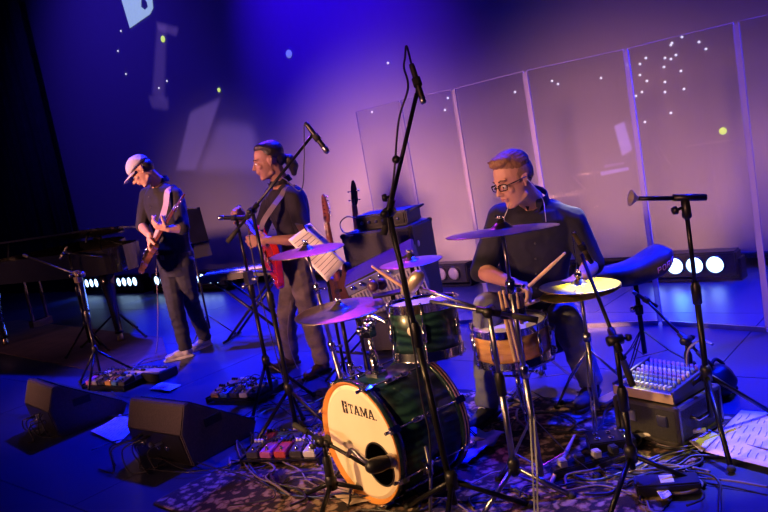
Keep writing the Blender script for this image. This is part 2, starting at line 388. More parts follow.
for i in range(len(SX)-1):
    (xa, ya), (xb, yb) = SX[i], SX[i+1]; d = V((xb-xa, yb-ya, 0)); L_ = d.length; d.normalize(); nrm = V((-d.y, d.x, 0))
    R = Matrix((d, nrm, V((0, 0, 1)))).transposed(); c = V(((xa+xb)/2, (ya+yb)/2, .94))
    p = MB().box(c, (L_-.03, .006, 1.86), R).build('panel', acry, sh)
    e = MB(); h = L_/2-.014
    for q in (-1, 1): e.box(c+d*(h*q), (.006, .008, 1.86), R)
    e.box(c+V((0, 0, .931)), (L_-.03, .0065, .004), R)
    e.build('panel_edge', edge_m, p)
    MB().box(c-V((0, 0, .925)), (L_-.03, .014, .03), R).build('base_rail', steel, p)
for i, (x, y) in enumerate(SX[1:-1]):
    MB().box((x, y, .94), (.036, .012, 1.84)).build('hinge_strip', edge_m, sh)

# ---------------------------------------------------------------- floor patch and rug
def rug_material():
    m = bpy.data.materials.new('woven_rug'); m.use_nodes = True; n = m.node_tree.nodes; L = m.node_tree.links; b = n['Principled BSDF']; b.inputs['Roughness'].default_value = .95
    tc = n.new('ShaderNodeTexCoord'); vo = n.new('ShaderNodeTexVoronoi'); vo.inputs['Scale'].default_value = 19; nz = n.new('ShaderNodeTexNoise'); nz.inputs['Scale'].default_value = 17; nz.inputs['Detail'].default_value = 5
    L.new(tc.outputs['Object'], nz.inputs[0])
    ad = n.new('ShaderNodeVectorMath'); ad.operation = 'MULTIPLY_ADD'; L.new(nz.outputs[1], ad.inputs[0]); ad.inputs[1].default_value = (.12, .12, .12); L.new(tc.outputs['Object'], ad.inputs[2]); L.new(ad.outputs[0], vo.inputs[0])
    rp = n.new('ShaderNodeValToRGB'); e = rp.color_ramp.elements; e[0].color = (.34, .25, .17, 1); e[0].position = .26; e[1].color = (.022, .014, .014, 1); e[1].position = .56
    q = e.new(.43); q.color = (.20, .11, .07, 1)
    L.new(vo.outputs[0], rp.inputs[0]); L.new(rp.outputs[0], b.inputs['Base Color'])
    bp = n.new('ShaderNodeBump'); bp.inputs['Strength'].default_value = .5; bp.inputs['Distance'].default_value = .01; n3 = n.new('ShaderNodeTexNoise'); n3.inputs['Scale'].default_value = 220; L.new(tc.outputs['Object'], n3.inputs[0]); L.new(n3.outputs[0], bp.inputs['Height']); L.new(bp.outputs[0], b.inputs['Normal'])
    return m
def slab(name, m, pts, z0=0, z1=.008, parent=None):
    P = [(p[0], p[1]) for p in pts]; return MB().prism(P, (0, 0, 0), (1, 0, 0), (0, 1, 0), (0, 0, 1), z0, z1).build(name, m, parent)
# gently rucked rug as a fine grid
mb = MB(); nx, ny = 60, 56; vs = []
RX0, RX1, RY0, RY1 = -3.32, -1.08, 1.75, 3.48
for j in range(ny+1):
    for i in range(nx+1):
        x = RX0+(RX1-RX0)*i/nx; y = RY0+(RY1-RY0)*j/ny
        vs.append((x+.02*noise.noise(V((0, y*3, 1))), y+.02*noise.noise(V((x*3, 0, 5))), .006+.003*(1+noise.noise(V((x*4, y*4, 0))))))
fs = [(j*(nx+1)+i, j*(nx+1)+i+1, (j+1)*(nx+1)+i+1, (j+1)*(nx+1)+i) for j in range(ny) for i in range(nx)]
mb.add(vs, fs); rug = mb.build('rug', rug_material()); tag(rug, 'patterned brown and beige woven rug under the drum kit', 'rug')
rug.modifiers.new('thick', 'SOLIDIFY').thickness = .005
tag(slab('floor_patch', mat('brown_patch', (.10, .05, .035), .85, 0, (.06, .03, .022), 5), [(-11.5, 3.55), (-6.3, 3.15), (-6.0, 3.62), (-6.9, 4.15), (-11.5, 4.6)], .001, .006), 'dark brown flat patch on the floor under the grand piano', 'mat')  # thin flat brown slab laid on the deck

# ================================================================== PEOPLE
def clothm(name, col, col2, s=14): return mat(name, col, .85, 0, col2, s, .15)
def bend(d, n, ang): # rotate d towards n
    ax = d.cross(n).normalized(); return (Matrix.Rotation(math.radians(ang), 3, ax) @ d).normalized()
def hand(mb, wr, d, n, side, curls, s=1., thumb=35, tcurl=25):
    """palm and five separate fingers. d: palm direction, n: way the palm faces, side: thumb side"""
    wr = V(wr); d = V(d).normalized(); n = V(n); n = (n-d*n.dot(d)).normalized(); sd = V(side); sd = (sd-d*sd.dot(d)-n*sd.dot(n)).normalized()
    R = Matrix((sd, n, d)).transposed()
    mb.ell(wr+d*.048*s, (.040*s, .016*s, .052*s), R, 14, 10); mb.ell(wr+d*.03*s+sd*.022*s+n*.008*s, (.018*s, .014*s, .03*s), R)
    mb.cap(wr-d*.01*s, wr+d*.03*s, .024*s, .024*s)
    for i in range(4):
        base = wr+d*(.088-.004*abs(i-1))*s+sd*(.030-.0205*i)*s
        q = (d+sd*(.10-.07*i)).normalized(); ln = (1, 1.1, 1.02, .8)[i]*s; c = curls[i] if isinstance(curls, (list, tuple)) else curls
        pts = [base]; dd = q
        for L_, k in ((.040, .7), (.026, 1.1), (.020, .8)):
            dd = bend(dd, n, c*k); pts.append(pts[-1]+dd*L_*ln)
        mb.chain(pts, [.0125*s, .0118*s, .0108*s, .0092*s], 10)
    b = wr+d*.022*s+sd*.030*s; t1 = (sd*.75+d*.6+n*.25).normalized(); t1 = bend(t1, n, thumb*.4); p1 = b+t1*.036*s; t2 = bend(t1, n, tcurl); t2 = bend(t2, d, 12)
    p2 = p1+t2*.028*s; t3 = bend(t2, n, tcurl*.7); mb.chain([b, p1, p2, p2+t3*.02*s], [.016*s, .014*s, .0125*s, .0105*s], 10)
def head_frame(c, fwd, up):
    f = V(fwd).normalized(); u = V(up); u = (u-f*u.dot(f)).normalized(); r = f.cross(u); return V(c), Matrix((r, f, u)).transposed()
def head(mb, c, R, s):
    def E_(p, rad): mb.ell(c+R @ (V(p)*s), tuple(q*s for q in rad), R, 20, 14)
    def C_(a, b, r0, r1): mb.cap(c+R @ (V(a)*s), c+R @ (V(b)*s), r0*s, r1*s, 12)
    E_((0, -.012, .035), (.074, .094, .082)); E_((0, .018, -.03), (.062, .070, .080)); E_((0, .030, -.072), (.050, .048, .040))
    E_((0, .064, -.098), (.020, .018, .016)); C_((-.045, .0, -.075), (-.014, .062, -.100), .018, .014); C_((.045, .0, -.075), (.014, .062, -.100), .018, .014)
    C_((0, .082, .012), (0, .104, -.028), .0075, .0115); E_((-.011, .093, -.032), (.008, .010, .008)); E_((.011, .093, -.032), (.008, .010, .008))
    C_((-.040, .070, .026), (-.012, .084, .022), .008, .008); C_((.040, .070, .026), (.012, .084, .022), .008, .008)
    E_((-.040, .060, -.025), (.020, .018, .018)); E_((.040, .060, -.025), (.020, .018, .018))
    E_((0, .078, -.052), (.026, .016, .018))
    C_((-.018, .085, -.056), (.018, .085, -.056), .0055, .0055); C_((-.014, .083, -.066), (.014, .083, -.066), .0065, .0065)
    for q in (-1, 1):
        E_((q*.073, -.008, -.004), (.009, .018, .026)); C_((q*.082, -.020, .014), (q*.080, -.016, -.012), .006, .005); E_((q*.074, -.002, -.032), (.006, .008, .009))
        C_((q*.02, .077, -.004), (q*.042, .070, -.004), .0085, .0075)   # lids
def eyes(c, R, s, par):
    for q in (-1, 1):
        m_ = MB().ell(c+R @ (V((q*.031, .078, -.002))*s), (.0105*s,)*3, R).build('eye', mat('eye_white', (.75, .72, .7), .2), par)
        MB().ell(c+R @ (V((q*.032, .0875, -.003))*s), (.005*s, .002*s, .005*s), R).build('iris', mat('iris', (.03, .02, .015), .15), m_)
        MB().tube([c+R @ (V((q*a, b, z))*s) for a, b, z in ((.014, .0895, .024), (.028, .086, .029), (.046, .074, .024))], [.0028*s, .0032*s, .002*s], 6).build('eyebrow', mat('brow_hair', (.05, .03, .02), .8), par)
    MB().chain([c+R @ (V(p)*s) for p in ((-.021, .083, -.059), (-.008, .0905, -.0565), (0, .0905, -.058), (.008, .0905, -.0565), (.021, .083, -.059))], [.0025*s, .004*s, .004*s, .004*s, .0025*s], 8).build('lips', mat('lips', (.45, .17, .15), .45), par)
def torso_loft(mb, P, N, sideP, sideN, girth, k=1., t0=0., t1=1., bulge=None):
    """rings from pelvis to neck base; sideP/sideN: body left directions"""
    P, N = V(P), V(N); up = (N-P).normalized(); L_ = (N-P).length
    prof = [(-.16, .13, .10), (-.05, .165, .120), (.08, .168, .122), (.25, .152, .112), (.45, .156, .116), (.62, .176, .126), (.78, .190, .128), (.88, .175, .112), (.95, .120, .085), (1.02, .062, .062)]
    rings = []
    for t, w_, d_ in prof:
        if t < t0-1e-6 or t > t1+1e-6: continue
        c = P+(N-P)*t; sd = (V(sideP)*(1-min(max(t, 0), 1))+V(sideN)*min(max(t, 0), 1)); sd = (sd-up*sd.dot(up)).normalized(); fw = sd.cross(up)*1.0
        fw = up.cross(sd) if False else sd.cross(up)
        b = -.012*math.sin(PI*min(max(t, 0), 1))
        rings.append((c+fw*b, sd, fw, w_*girth*k, d_*girth*k))
    n = 28; vs = []
    for c, sd, fw, a, b in rings:
        for j in range(n):
            q = 2*PI*j/n; x = math.copysign(abs(math.cos(q))**.85, math.cos(q)); y = math.copysign(abs(math.sin(q))**.85, math.sin(q)); vs.append(c+sd*a*x+fw*b*y)
    fs = [(i*n+j, i*n+(j+1) % n, (i+1)*n+(j+1) % n, (i+1)*n+j) for i in range(len(rings)-1) for j in range(n)]
    fs += [tuple(range(n)), tuple((len(rings)-1)*n+j for j in range(n))]
    mb.add(vs, fs)
def person(label, S, skin_m=skin):
    """S: joints in world metres"""
    hc, hR = head_frame(S['head'], S['fwd'], S['up']); s = S.get('hs', 1.0); g = S.get('girth', 1.0)
    base = V(S.get('base', (S['pelvis'][0], S['pelvis'][1], 0)))
    r = thing('person', label, 'person', base, S.get('group'))
    P, N = V(S['pelvis']), V(S['neck']); shl = {q: V(S['sh'+q]) for q in 'LR'}; hp = {q: V(S['hip'+q]) for q in 'LR'}
    sP = hp['L']-hp['R']; sN = shl['L']-shl['R']; sP.normalize(); sN.normalize()
    b = MB(); head(b, hc, hR, s)
    b.cap(hc+hR @ (V((0, -.028, -.045))*s), N-(N-P).normalized()*.02, .052*s, .060*s); b.cap(hc+hR @ (V((0, -.02, -.06))*s), N, .048*s, .056*s)
    torso_loft(b, P, N, sP, sN, g, .93)
    for q in 'LR':
        el, wr = V(S['el'+q]), V(S['wr'+q]); b.chain([shl[q], el], [.050*g, .040*g]); m_ = el.lerp(wr, .3); b.chain([el, m_, wr], [.041*g, .042*g, .027*g])
        kn, an = V(S['kn'+q]), V(S['an'+q]); b.chain([hp[q], kn], [.078*g, .055*g]); m_ = kn.lerp(an, .3); b.chain([kn, m_, an], [.052*g, .054*g, .034*g])
        H = S['hand'+q]; hand(b, wr, H['d'], H['n'], H['t'], H['c'], s*.98, H.get('th', 35), H.get('tc', 25))
    remesh(b, 'body', skin_m, r, .0052, 4)
    eyes(hc, hR, s, r)
    # shirt
    t = MB(); torso_loft(t, P, N, sP, sN, g, 1.06, t0=S.get('hem', -.05), t1=.95)
    fr = S.get('sleeve', {'L': .3, 'R': .3})
    up = (N-P).normalized()
    for q in 'LR':
        el, wr = V(S['el'+q]), V(S['wr'+q]); t.chain([N-up*.045, shl[q]+up*.005], [.058*g, .062*g]); t.chain([shl[q]-up*.004, el], [.064*g, .056*g])
        t.tube([el, el.lerp(wr, fr[q])], [.056*g, .052*g], 14)
        sd = (shl[q]-N).normalized(); t.chain([shl[q]-up*.05, N-up*.20], [.06*g, .09*g])
    shirt = remesh(t, 'shirt', S['shirt_m'], r, .007, 5, .0045, (11, 11, 7))
    # collar: two leaves and a stand, buttons on the placket
    fw = sN.cross(up)
    hn = hc+hR @ (V((0, -.028, -.075))*s)
    col = MB()
    for q in (-1, 1):
        pts = []
        for a in range(8):
            an_ = math.radians(10+a*24.5); pts.append(N-up*.012+up*.028*math.sin(an_/2+.1)*1.0+fw*(math.cos(an_)*.078*g)+sN*(q*math.sin(an_)*.074*g)+up*.02)
        nr = [(p-N) for p in pts]; col.ribbon(pts, nr, .042, .005)
        tip = pts[0]; col.prism([(0, 0), (.035, .005), (.012, -.055)], tip+up*.006-fw*.0, sN*q, up, fw, .0, .004)
    col.build('collar', S['shirt_m'], shirt)
    for i in range(5):
        c = N.lerp(P, .14+.13*i); dd = (.128*1.06*g*.98 if i < 4 else .122*1.06*g)
        MB().ell(c+fw*(dd+.004), (.0055, .0055, .0055), None, 8, 5).build('button', mat('shirt_button', (.1, .1, .12), .3), shirt)
    # trousers
    tr = MB(); torso_loft(tr, P, N, sP, sN, g, 1.05, t0=-.16, t1=.13 if S.get('hem', -.05) > -.03 else .08)
    for q in 'LR':
        kn, an = V(S['kn'+q]), V(S['an'+q]); tr.chain([P-up*.03, hp[q]], [.10*g, .092*g]); m_ = hp[q].lerp(kn, .5); tr.chain([hp[q], m_, kn], [.094*g, .084*g, .067*g])
        m_ = kn.lerp(an, .35); e = an+(an-kn).normalized()*.01; tr.chain([kn, m_], [.067*g, .066*g]); tr.tube([m_, e], [.066*g, .055*g], 16)
        d_ = (an-kn).normalized(); tr.ell(e-d_*.02, (.058*g, .058*g, .03))
    remesh(tr, 'trousers', S['trouser_m'], r, .007, 5, .006, (8, 8, 13))
    bl = MB(); n = 28; ring = []
    tb = .10; c = P+(N-P)*tb; sdd = (sP-up*sP.dot(up)).normalized(); f2 = sdd.cross(up)
    for j in range(n+1):
        q = 2*PI*j/n; ring.append(c+sdd*(.168*g*1.075)*math.cos(q)+f2*(.122*g*1.085)*math.sin(q))
    bl.ribbon(ring, [p-c for p in ring], .035, .005); belt = bl.build('belt', mat('belt_leather', (.03, .02, .015), .5), r)
    MB().box(c+f2*(.122*g*1.085+.005), (.045, .006, .04), Matrix((sdd, f2, up)).transposed()).build('buckle', steel, belt)
    # shoes
    for q in 'LR':
        an = V(S['an'+q]); dr = V(S['toe'+q]).normalized(); st = dr.cross(V((0, 0, 1))); st.normalize(); upf = st.cross(dr); R = Matrix((st, dr, upf)).transposed()
        hz = an-upf*S.get('ankh', .085)
        u = MB(); u.ell(hz+dr*-.015+upf*.045, (.036, .045, .045), R); u.ell(hz+dr*.06+upf*.045, (.040, .07, .038), R); u.ell(hz+dr*.13+upf*.035, (.044, .065, .030), R); u.cap(an+upf*.0, an-upf*.035, .042, .045)
        shoe = remesh(u, 'shoe', S['shoe_m'], r, .006, 4)
        so = [(-.030, -.055), (-.040, .02), (-.042, .12), (-.034, .185), (-.012, .21), (.016, .205), (.040, .16), (.042, .10), (.034, .02), (.028, -.055), (0, -.068)]
        MB().prism(so, hz, st, dr, upf, 0, .020).build('sole', S.get('sole_m', rubber), shoe, .003)
        lc = MB()
        for i in range(4):
            y = .05+i*.022; z = .086-.011*i; lc.tube([hz+dr*y+st*-.02+upf*(z-.006), hz+dr*y+upf*z, hz+dr*(y+.008)+st*.02+upf*(z-.006)], .0028, 6)
        lc.build('laces', S.get('lace_m', white), shoe)
    return r, hc, hR, s
def hl(hc, hR, s, p): return hc+hR @ (V(p)*s)

jean = clothm('blue_denim', (.10, .12, .18), (.06, .07, .11), 22); jean_g = clothm('grey_brown_denim', (.20, .165, .15), (.11, .09, .08), 10); jean_b = clothm('black_denim', (.020, .022, .034), (.012, .013, .022))
dark_shirt = clothm('black_cotton', (.014, .012, .020), (.010, .009, .014)); navy_shirt = clothm('navy_cotton', (.013, .014, .034), (.009, .010, .024)); grey_shirt = clothm('charcoal_cotton', (.016, .013, .024), (.011, .009, .017))

# ---- drummer -------------------------------------------------------
D = 4.02
pel = at(536, 312, 4.12)
Sd = dict(head=at(513, 180, 3.80), fwd=LH*.80-FH*.42-V((0, 0, .22)), up=V((0, 0, 1))+LH*.12, hs=1.12, girth=1.14,
          neck=at(532, 200, 3.93), shR=at(501, 218, 3.95), shL=at(572, 221, 3.90), pelvis=pel, hipR=pel+LH*.10-FH*.03, hipL=pel-LH*.10-FH*.03,
          elR=at(482, 271, 3.93), wrR=at(507, 281, 3.70), elL=at(592, 264, 3.90), wrL=at(582, 276, 3.74),
          knR=at(488, 307, 3.78), anR=V((-2.20, 3.10, .11)), knL=at(568, 325, 3.86), anL=V((-1.80, 3.49, .115)), toeR=V((-.1, -1, -.12)), toeL=V((.05, -1, -.1)),
          base=(pel.x, pel.y, 0), hem=-.05,
          handR=dict(d=(LH*-.75-FH*.55-V((0, 0, .25))), n=V((0, 0, -1))-FH*.2, t=-FH*.2+V((0, 0, 1))+LH*-.3, c=[42, 52, 58, 62], th=40, tc=30),
          handL=dict(d=(LH*.85-FH*.25-V((0, 0, .15))), n=V((0, 0, -1)), t=FH*.3+V((0, 0, .5))-LH*.3, c=[45, 52, 56, 60], th=40, tc=30),
          shirt_m=navy_shirt, trouser_m=clothm('washed_denim', (.15, .16, .20), (.09, .10, .14), 9), shoe_m=mat('black_suede', (.03, .03, .035), .8), sleeve={'L': .05, 'R': -.08})
Sd['handR']['t'] = V((0, 0, 1))-FH*.5
drm, hc, hR, s = person('drummer in glasses and a dark buttoned shirt, seated behind the drum kit looking left', Sd)
hair_m = mat('sandy_hair', (.30, .17, .09), .6, 0, (.20, .10, .05), 40, .4, stretch=(1, 4, 1))
h = MB()
for p, rad in (((0, -.022, .068), (.076, .088, .066)), ((0, .024, .102), (.062, .048, .028)), ((.0, .048, .096), (.054, .026, .020)), ((0, -.01, .108), (.058, .065, .028)), ((0, -.062, .025), (.066, .048, .068))):
    h.ell(hl(hc, hR, s, p), tuple(q*s for q in rad), hR, 22, 14)
for i in range(26):
    x = random.uniform(-.048, .048); y = random.uniform(-.04, .07); h.cap(hl(hc, hR, s, (x, y-.03, .104)), hl(hc, hR, s, (x*1.05+.004, y+.010, .126-abs(x)*.35)), .010*s, .004*s, 6)
remesh(h, 'hair', hair_m, drm, .0045, 2, .0018, (60, 18, 60))
h = MB()
for q in (-1, 1): h.ell(hl(hc, hR, s, (q*.058, -.022, .022)), (.0205*s, .05*s, .045*s), hR, 18, 12); h.ell(hl(hc, hR, s, (q*.066, .018, .012)), (.009*s, .008*s, .024*s), hR)
remesh(h, 'cropped_hair', mat('cropped_sandy_hair', (.24, .14, .09), .8, 0, (.30, .18, .12), 90), drm, .004, 3)
gl = MB(); lens = MB()
for q in (-1, 1):
    pts = []
    for a in range(20):
        t = 2*PI*a/20; x = math.copysign(abs(math.cos(t))**.6, math.cos(t))*.0235; z = math.copysign(abs(math.sin(t))**.6, math.sin(t))*.0145
        pts.append(hl(hc, hR, s, (q*.033+x, .100-abs(q*.033+x)*.28, -.002+z)))
    gl.tube(pts+[pts[0]], .0024*s, 6); lens.add(pts+[hl(hc, hR, s, (q*.033, .097, -.004))], [(i, (i+1) % 20, 20) for i in range(20)])
    gl.tube([hl(hc, hR, s, (q*.056, .085, .004)), hl(hc, hR, s, (q*.078, .04, .004)), hl(hc, hR, s, (q*.083, -.008, .004)), hl(hc, hR, s, (q*.080, -.035, -.012))], .0028*s, 6)
gl.tube([hl(hc, hR, s, (-.009, .104, .002)), hl(hc, hR, s, (0, .108, .005)), hl(hc, hR, s, (.009, .104, .002))], .003*s, 6)
g_ = gl.build('glasses', mat('dark_acetate', (.02, .015, .015), .25), drm); lens.build('spectacle_lens', acry, g_)
MB().tube(spline([hl(hc, hR, s, (-.086, -.01, -.01)), hl(hc, hR, s, (-.09, -.03, -.06)), at(543, 200, 3.84), at(545, 212, 3.78), at(546, 222, 3.76)]), .0022, 6).build('earphone_cord', mat('clear_cord', (.5, .5, .55), .3), drm)
MB().tube(spline([at(510, 203, 3.74), at(507, 211, 3.73), at(504, 219, 3.74), at(507, 224, 3.75)]), .0022, 6).build('earphone_cord', mat('clear_cord', (.5, .5, .55), .3), drm)

# ---- bassist -------------------------------------------------------
pel = at(299, 260, 5.36)
Sb = dict(head=at(268, 161, 5.3), fwd=LH*.95-FH*.20-V((0, 0, .10)), up=V((0, 0, 1))+LH*.05, hs=1.08, girth=1.0,
          neck=at(281, 184, 5.35), shL=at(294, 197, 5.18), shR=at(273, 195, 5.52), pelvis=pel, hipL=pel-FH*.09, hipR=pel+FH*.09+LH*.02,
          elL=at(306, 240, 5.10), wrL=at(268, 240, 5.06), elR=at(259, 236, 5.66), wrR=at(245, 218, 5.72),
          knL=at(309, 315, 5.28), anL=at(322, 361, 5.30), knR=at(286, 312, 5.45), anR=at(291, 354, 5.62), toeL=LH*.75-FH*.8, toeR=LH*.95-FH*.3,
          hem=.10, handL=dict(d=LH*.95+V((0, 0, .12))-FH*.05, n=FH*1.0-V((0, 0, .4)), t=V((0, 0, 1)), c=[30, 34, 38, 40], th=30, tc=15),
          handR=dict(d=LH*.5+V((0, 0, .7))-FH*.6, n=-FH*.8-V((0, 0, .3))-LH*.5, t=V((0, 0, .6))+LH*.8, c=[40, 46, 50, 52], th=20, tc=20),
          shirt_m=grey_shirt, trouser_m=jean_g, shoe_m=mat('brown_leather', (.10, .06, .045), .5), sleeve={'L': .25, 'R': .35})
for q in 'LR': Sb['an'+q].z = max(.085, Sb['an'+q].z)
bas, hc, hR, s = person('bass player with slicked-back ponytail and grey-brown jeans, playing a red bass', Sb, mat('tan_skin', (.50, .27, .18), .5, 0, (.44, .23, .15), 12, .05))
hairb = mat('black_hair', (.015, .012, .014), .35, 0, (.03, .025, .03), 60, .3, stretch=(1, 6, 1))
h = MB()
for p, rad in (((0, -.030, .050), (.078, .090, .078)), ((0, -.070, .005), (.060, .045, .060)), ((0, .012, .092), (.060, .055, .034))): h.ell(hl(hc, hR, s, p), tuple(q*s for q in rad), hR, 22, 14)
h.chain([hl(hc, hR, s, (0, -.108, -.005)), hl(hc, hR, s, (0, -.135, -.03)), hl(hc, hR, s, (0, -.148, -.075)), hl(hc, hR, s, (0, -.140, -.12))], [.022*s, .036*s, .036*s, .02*s])
remesh(h, 'hair', hairb, bas, .005, 3, .0012, (50, 20, 50))
MB().lathe([(.020, -.008), (.027, -.008), (.027, .008), (.020, .008)], hl(hc, hR, s, (0, -.112, -.010)), hR @ V((0, -.7, -.5)), 14, True).build('hair_tie', black, bas)

# ---- guitarist -----------------------------------------------------
pel = at(176, 262, 6.62)
Sg = dict(head=at(141, 171, 6.48), fwd=LH*.72-FH*.30-V((0, 0, .55)), up=V((0, 0, 1))+LH*.75, hs=1.10, girth=1.02,
          neck=at(160, 183, 6.60), shR=at(147, 195, 6.72), shL=at(176, 196, 6.44), pelvis=pel, hipR=pel+LH*.08+FH*.05, hipL=pel-LH*.08-FH*.06,
          elR=at(142, 226, 6.62), wrR=at(150, 236, 6.32), elL=at(183, 228, 6.30), wrL=at(168, 229, 6.22),
          knR=at(176, 308, 6.58), anR=at(186, 350, 6.58), knL=at(192, 303, 6.72), anL=at(206, 342, 6.90), toeR=LH*.95-FH*.25, toeL=-LH*.1-FH*1.0+LH*.9,
          hem=-.05, handR=dict(d=LH*.25-V((0, 0, .9))-FH*.1, n=-LH*.9+FH*.3, t=LH*.3-FH*.8, c=[32, 38, 42, 44], th=35, tc=20),
          handL=dict(d=LH*.7+V((0, 0, .35))-FH*.15, n=FH*.5+V((0, 0, .7)), t=LH*.3+V((0, 0, .8))+FH*-.4, c=[45, 50, 50, 50], th=30, tc=20),
          shirt_m=dark_shirt, trouser_m=jean_b, shoe_m=mat('pale_canvas', (.55, .53, .56), .8), sole_m=white, sleeve={'L': -.05, 'R': -.05})
for q in 'LR': Sg['an'+q].z = max(.085, Sg['an'+q].z)
gtr, hc, hR, s = person('guitarist in a pale baseball cap and black shirt, head bowed over his guitar', Sg)
h = MB(); h.ell(hl(hc, hR, s, (0, -.045, -.002)), (.074*s, .068*s, .066*s), hR, 18, 12); remesh(h, 'hair', hairb, gtr, .006, 3, .001)
cp = MB()
prof = []
for i in range(9):
    for j in range(28):
        ph = (PI/2)*i/8; t = 2*PI*j/28; rr = math.cos(ph)
        prof.append(hl(hc, hR, s, (.084*rr*math.cos(t), -.012+.101*rr*math.sin(t), .034+.094*math.sin(ph)**.9)))
cp.add(prof, [(i*28+j, i*28+(j+1) % 28, (i+1)*28+(j+1) % 28, (i+1)*28+j) for i in range(8) for j in range(28)])
cap_m = mat('pale_grey_twill', (.62, .60, .64), .85, 0, (.55, .53, .58), 60, .2)
cap_ = cp.build('cap', cap_m, gtr); cap_.modifiers.new('thick', 'SOLIDIFY').thickness = .003
vs = []; m = 14
for j in range(m+1):
    t = -1+2*j/m; x = .072*t
    y0 = -.012+.099*math.sqrt(max(0, 1-(x/.084)**2)); y1 = y0+.075*math.sqrt(max(0, 1-t*t*.97)); dz = -.014*t*t
    for y, e in ((y0-.004, 0), ((y0+y1)/2, -.004), (y1, -.012)): vs.append(hl(hc, hR, s, (x, y, .036+e+dz)))
br = MB().add(vs, [(j*3+i, j*3+i+1, (j+1)*3+i+1, (j+1)*3+i) for j in range(m) for i in range(2)]).build('brim', cap_m, cap_); br.modifiers.new('thick', 'SOLIDIFY').thickness = .004
MB().ell(hl(hc, hR, s, (0, -.012, .128)), (.008*s, .008*s, .004*s), hR).build('cap_button', cap_m, cap_)

# ================================================================== STRINGED INSTRUMENTS
def guitar(name, label, cat, body_m, scale_len=.42, nstr=6, bl=.40, group=None, guard=True):
    """built lying in its own frame: +Y towards headstock, +Z out of the top, +X bass side"""
    r = thing(name, label, cat, (0, 0, 0), group, local=True)
    half = [(0, -.20), (.09, -.196), (.15, -.16), (.168, -.10), (.150, -.035), (.122, .01), (.118, .05), (.140, .10), (.150, .155), (.128, .188), (.10, .170), (.072, .115), (.036, .09)]
    other = [(-.036, .09), (-.068, .10), (-.092, .130), (-.118, .138), (-.136, .11), (-.130, .06), (-.118, .02), (-.126, -.03), (-.152, -.085), (-.166, -.13), (-.146, -.175), (-.09, -.198)]
    k = bl/.40; o2 = [(x*k, y*k) for x, y in half+other]; o2 = [(p.x, p.y) for p in spline([V((x, y, 0)) for x, y in o2]+[V((o2[0][0], o2[0][1], 0))], 3)[:-1]]
    MB().prism(o2, (0, 0, 0), (1, 0, 0), (0, 1, 0), (0, 0, 1), -.022, .022).build('body', body_m, r, .006)
    if guard: MB().prism([(-.10*k, -.12*k), (-.02*k, -.13*k), (.06*k, -.05*k), (.075*k, .08*k), (.03*k, .085*k), (-.05*k, .08*k), (-.10*k, .02*k)], (0, 0, .022), (1, 0, 0), (0, 1, 0), (0, 0, 1), 0, .003).build('pickguard', mat('guard_plastic', (.6, .58, .55), .3), r)
    y0 = .075*k; y1 = y0+scale_len
    MB().prism([(-.028, 0), (.028, 0), (.021, scale_len), (-.021, scale_len)], (0, y0, 0), (1, 0, 0), (0, 1, 0), (0, 0, 1), .004, .024).build('neck', neckwood, r, .003)
    fr = MB()
    for i in range(1, 18): fr.box((0, y1-scale_len*(1-2**(-i/12))*1.45, .0262), (.045, .002, .0015))
    fr.prism([(-.028, 0), (.028, 0), (.021, scale_len), (-.021, scale_len)], (0, y0, 0), (1, 0, 0), (0, 1, 0), (0, 0, 1), .024, .0255).build('fretboard', neckwood, r)
    MB().prism([(-.021, 0), (.021, 0), (.034, .03), (.040, .10), (.028, .17), (.012, .20), (-.006, .19), (-.020, .14), (-.030, .05)], (0, y1, 0), (1, 0, 0), (0, 1, 0), (0, 0, 1), .0, .016).build('headstock', mat('black_lacquer', (.02, .02, .025), .2) if nstr == 4 else neckwood, r, .003)
    for i in range(nstr):
        side = 1 if (nstr == 6 or i % 2 == 0) else -1; yy = y1+.04+(i*.026 if nstr == 6 else (i//2)*.07)
        MB().tube([(side*.028, yy, .008), (side*.052, yy, .008)], .0035, 6).ell((side*.056, yy, .008), (.009, .006, .009)).tube([(side*.012, yy, .01), (side*.012, yy, .026)], .004, 6).build('tuning_peg', chrome, r)
    for yy in (-.07*k, .01*k): MB().box((0, yy, .028), (.085, .022, .012)).build('pickup', black, r, .003)
    MB().box((0, -.13*k, .027), (.08, .03, .01)).box((0, -.115*k, .033), (.07, .006, .01)).build('bridge', chrome, r, .002)
    for x, y in ((-.10, -.10), (-.12, -.13), (-.085, -.15)): MB().lathe([(0, .018), (.010, .018), (.012, 0), (0, 0)], (x*k, y*k, .022), (0, 0, 1), 12).build('knob', chrome, r)
    st = MB()
    for i in range(nstr): x = -.016+.032*i/(nstr-1); st.tube([(x*1.6, -.115*k, .037), (x, y1, .028), (x, y1+.05, .026)], .0011 if nstr == 4 else .0008, 4)
    st.build('strings', steel, r); return r
def place(r, o, y, z):
    y = V(y).normalized(); z = V(z); z = (z-y*z.dot(y)).normalized(); r.matrix_world = frame(o, y.cross(z), y, z)
    ROOTM[r.name] = r.matrix_world.inverted()
# the guitar the guitarist plays
gb, gh = at(152, 250, 6.36), at(176, 210, 6.14)
g1 = guitar('electric_guitar', 'sunburst electric guitar held by the guitarist in the cap', 'guitar', mat('sunburst', (.15, .06, .03), .2, 0, (.04, .018, .012), 5, 0, .6), guard=False)
place(g1, gb, gh-gb, LH*1.0+FH*.12)
st = MB(); sp = [Sg['shL']+V((0, 0, .062))+FH*.02, Sg['shL']+V((0, 0, .05))+LH*.05-FH*.05, at(166, 204, 6.33), at(163, 215, 6.28), at(158, 232, 6.27), at(154, 244, 6.33)]
st.ribbon(spline(sp, 4), -FH+LH*.3, .055, .003).build('strap', mat('pale_strap', (.62, .45, .55), .8), g1)
